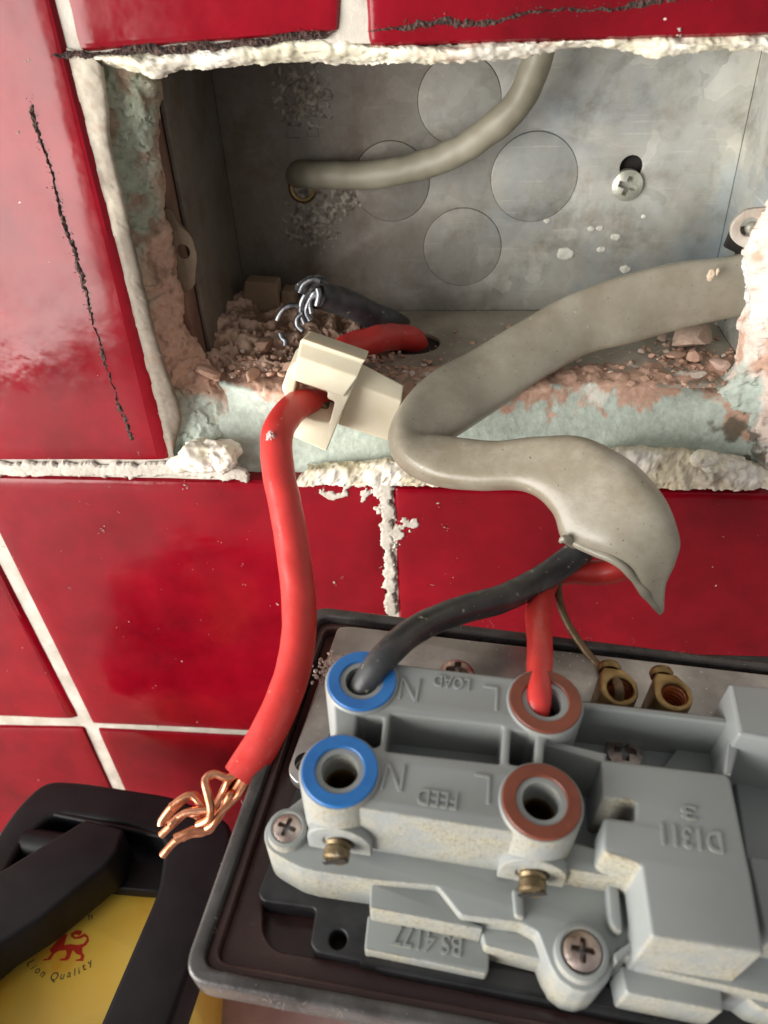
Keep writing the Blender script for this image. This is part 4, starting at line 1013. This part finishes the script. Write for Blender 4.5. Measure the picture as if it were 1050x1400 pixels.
# fluff and hairs along the rim edge
rnd = random.Random(11); parts = []
for k in range(170):
    if k < 70: a, b2 = a_l + rnd.uniform(-.3, .8), rnd.uniform(b_bot, -8)
    elif k < 120: a, b2 = rnd.uniform(a_l, a_l + 60), b_bot + rnd.uniform(-.4, .8)
    else: a, b2 = rnd.uniform(a_l + 30, a_l + 100), rnd.uniform(-1, .5)
    p = Vector((a, b2, rnd.uniform(-3, .2))); pts = [p]
    for i in range(3): pts.append(pts[-1] + Vector((rnd.gauss(0, .5), rnd.gauss(0, .5), rnd.gauss(.1, .35))))
    parts.append(tube('h', pts, .028, None, n=4, steps=8)[:2])
m_fluff = simple('fluff', (.30, .27, .24), (.45, .41, .36), 100, .9, 0, 0)
o = mk('fluff', *join(parts), m_fluff, sw, 40, local=True); o['kind'] = 'stuff'

# ================================================================== LOWER LEFT: carton and black frame
ZC = 26.0
def hz(p, z): q = Hz(p[0], p[1], z); return (q.x, q.y)
cart = thing('yellow_carton', 'yellow printed carton under the black plastic frame at lower left', 'carton', (Hz(120, 1300, 0)))
q = [hz(p, ZC) for p in [(20, 1208), (262, 1216), (250, 1340), (238, 1352), (200, 1480), (-140, 1480)]]
vs, fs = prism_data([roundpoly(q, 1.5)], -35.8, ZC, .8); mk('box', vs, fs, m_yellow, cart, 35)
def card(zx, zy): return hz((zx / 4.375, 1180 + zy / 4.375), ZC + .05)
lion = [(296, 520), (318, 492), (345, 462), (372, 438), (396, 420), (402, 428), (384, 490), (425, 484), (465, 490), (498, 482), (516, 462), (518, 446), (504, 440), (480, 452), (445, 455), (424, 440), (424, 420), (440, 412), (452, 402), (486, 402), (492, 416), (476, 434), (452, 426), (438, 432), (450, 442), (478, 436), (505, 420), (528, 436), (532, 466), (516, 490), (492, 506), (492, 536), (505, 552), (497, 586), (452, 586), (455, 577), (480, 572), (484, 554), (455, 542), (436, 520), (424, 545), (416, 570), (400, 583), (356, 584), (360, 573), (386, 568), (400, 545), (394, 520), (350, 526), (322, 545), (302, 578), (258, 585), (258, 575), (284, 570), (308, 540)]
vs, fs = prism_data([[card(*p) for p in lion]], ZC + .02, ZC + .06, .005, 0); mk('lion_emblem', vs, fs, m_rprint, cart, 0)
parts = []
mid_ = {}
for ch, zx, zy, ang in [('L', 186, 598, -52), ('i', 203, 622, -46), ('o', 225, 645, -36), ('n', 256, 666, -26), ('Q', 324, 682, -6), ('u', 372, 680, 4), ('a', 413, 668, 14), ('l', 447, 652, 22), ('i', 472, 644, 28), ('t', 503, 624, 34), ('y', 541, 604, 40), ('h', 540, 318, 28)]:
    hgt = {'L': 44, 'i': 40, 'o': 30, 'n': 30, 'Q': 56, 'u': 30, 'a': 30, 'l': 42, 't': 38, 'y': 42, 'h': 42}[ch]
    q0 = Vector(card(zx, zy)); k = (Vector(card(zx, zy + 10)) - q0).length / 10
    vs, fs = text_data(ch, hgt * k, None, .02, offset=.0); ca, sa = math.cos(math.radians(ang)), math.sin(math.radians(ang))
    parts.append(([(q0.x + x * ca * .9 - y * sa, q0.y + x * sa * .9 + y * ca, ZC + .05 + z) for x, y, z in vs], fs))
mk('lettering', *join(parts), m_kprint, cart, 0)
frm = thing('black_plastic_frame', 'black plastic frame with a slanting handle bar over the yellow carton', 'tool', Hz(120, 1200, 0))
m_frame = simple('soft_black_plastic', (.005, .005, .007), (.012, .011, .014), 80, .5, 0, .15, 700, .3, r2=.55)
m_frame.node_tree.nodes['Principled BSDF'].inputs['Specular IOR Level'].default_value = .28
fo = [hz(p, 42) for p in [(-90, 1300), (-10, 1150), (20, 1105), (60, 1066), (110, 1068), (240, 1088), (320, 1125), (310, 1180), (205, 1480), (-160, 1480)]]
fi = [hz(p, 42) for p in [(70, 1112), (170, 1126), (226, 1146), (216, 1216), (106, 1470), (-120, 1470), (-60, 1330), (0, 1206), (30, 1150)]]
vs, fs = prism_data([roundpoly(fo, 7), roundpoly(fi, 4)], ZC + .6, 42, 1.6, 3); mk('outer_frame', vs, fs, m_frame, frm, 35)
q = [hz(p, 34) for p in [(60, 1100), (240, 1120), (222, 1212), (190, 1210), (145, 1206), (10, 1214), (0, 1180)]]
vs, fs = prism_data([q], ZC + .3, 31, .6); mk('inner_panel', vs, fs, m_frame, frm, 35)
q = [hz(p, 46) for p in [(118, 1122), (170, 1136), (160, 1165), (146, 1184), (60, 1254), (0, 1292), (-120, 1390), (-120, 1250), (0, 1194)]]
vs, fs = prism_data([roundpoly(q, 1)], 32, 47, 1.0); mk('handle_bar', vs, fs, m_frame, frm, 35)
vs, fs = tube('t', [Hz(36, 1152, 38), Hz(150, 1170, 38)], 4.5, m_frame, n=24, steps=8)[:2]; mk('hinge_pin', vs, fs, m_frame, frm)
vs, fs = tube('t', [Hz(70, 1112, 41), Hz(225, 1144, 41)], .9, m_frame, n=10, steps=8)[:2]; mk('edge_bead', vs, fs, m_frame, frm)
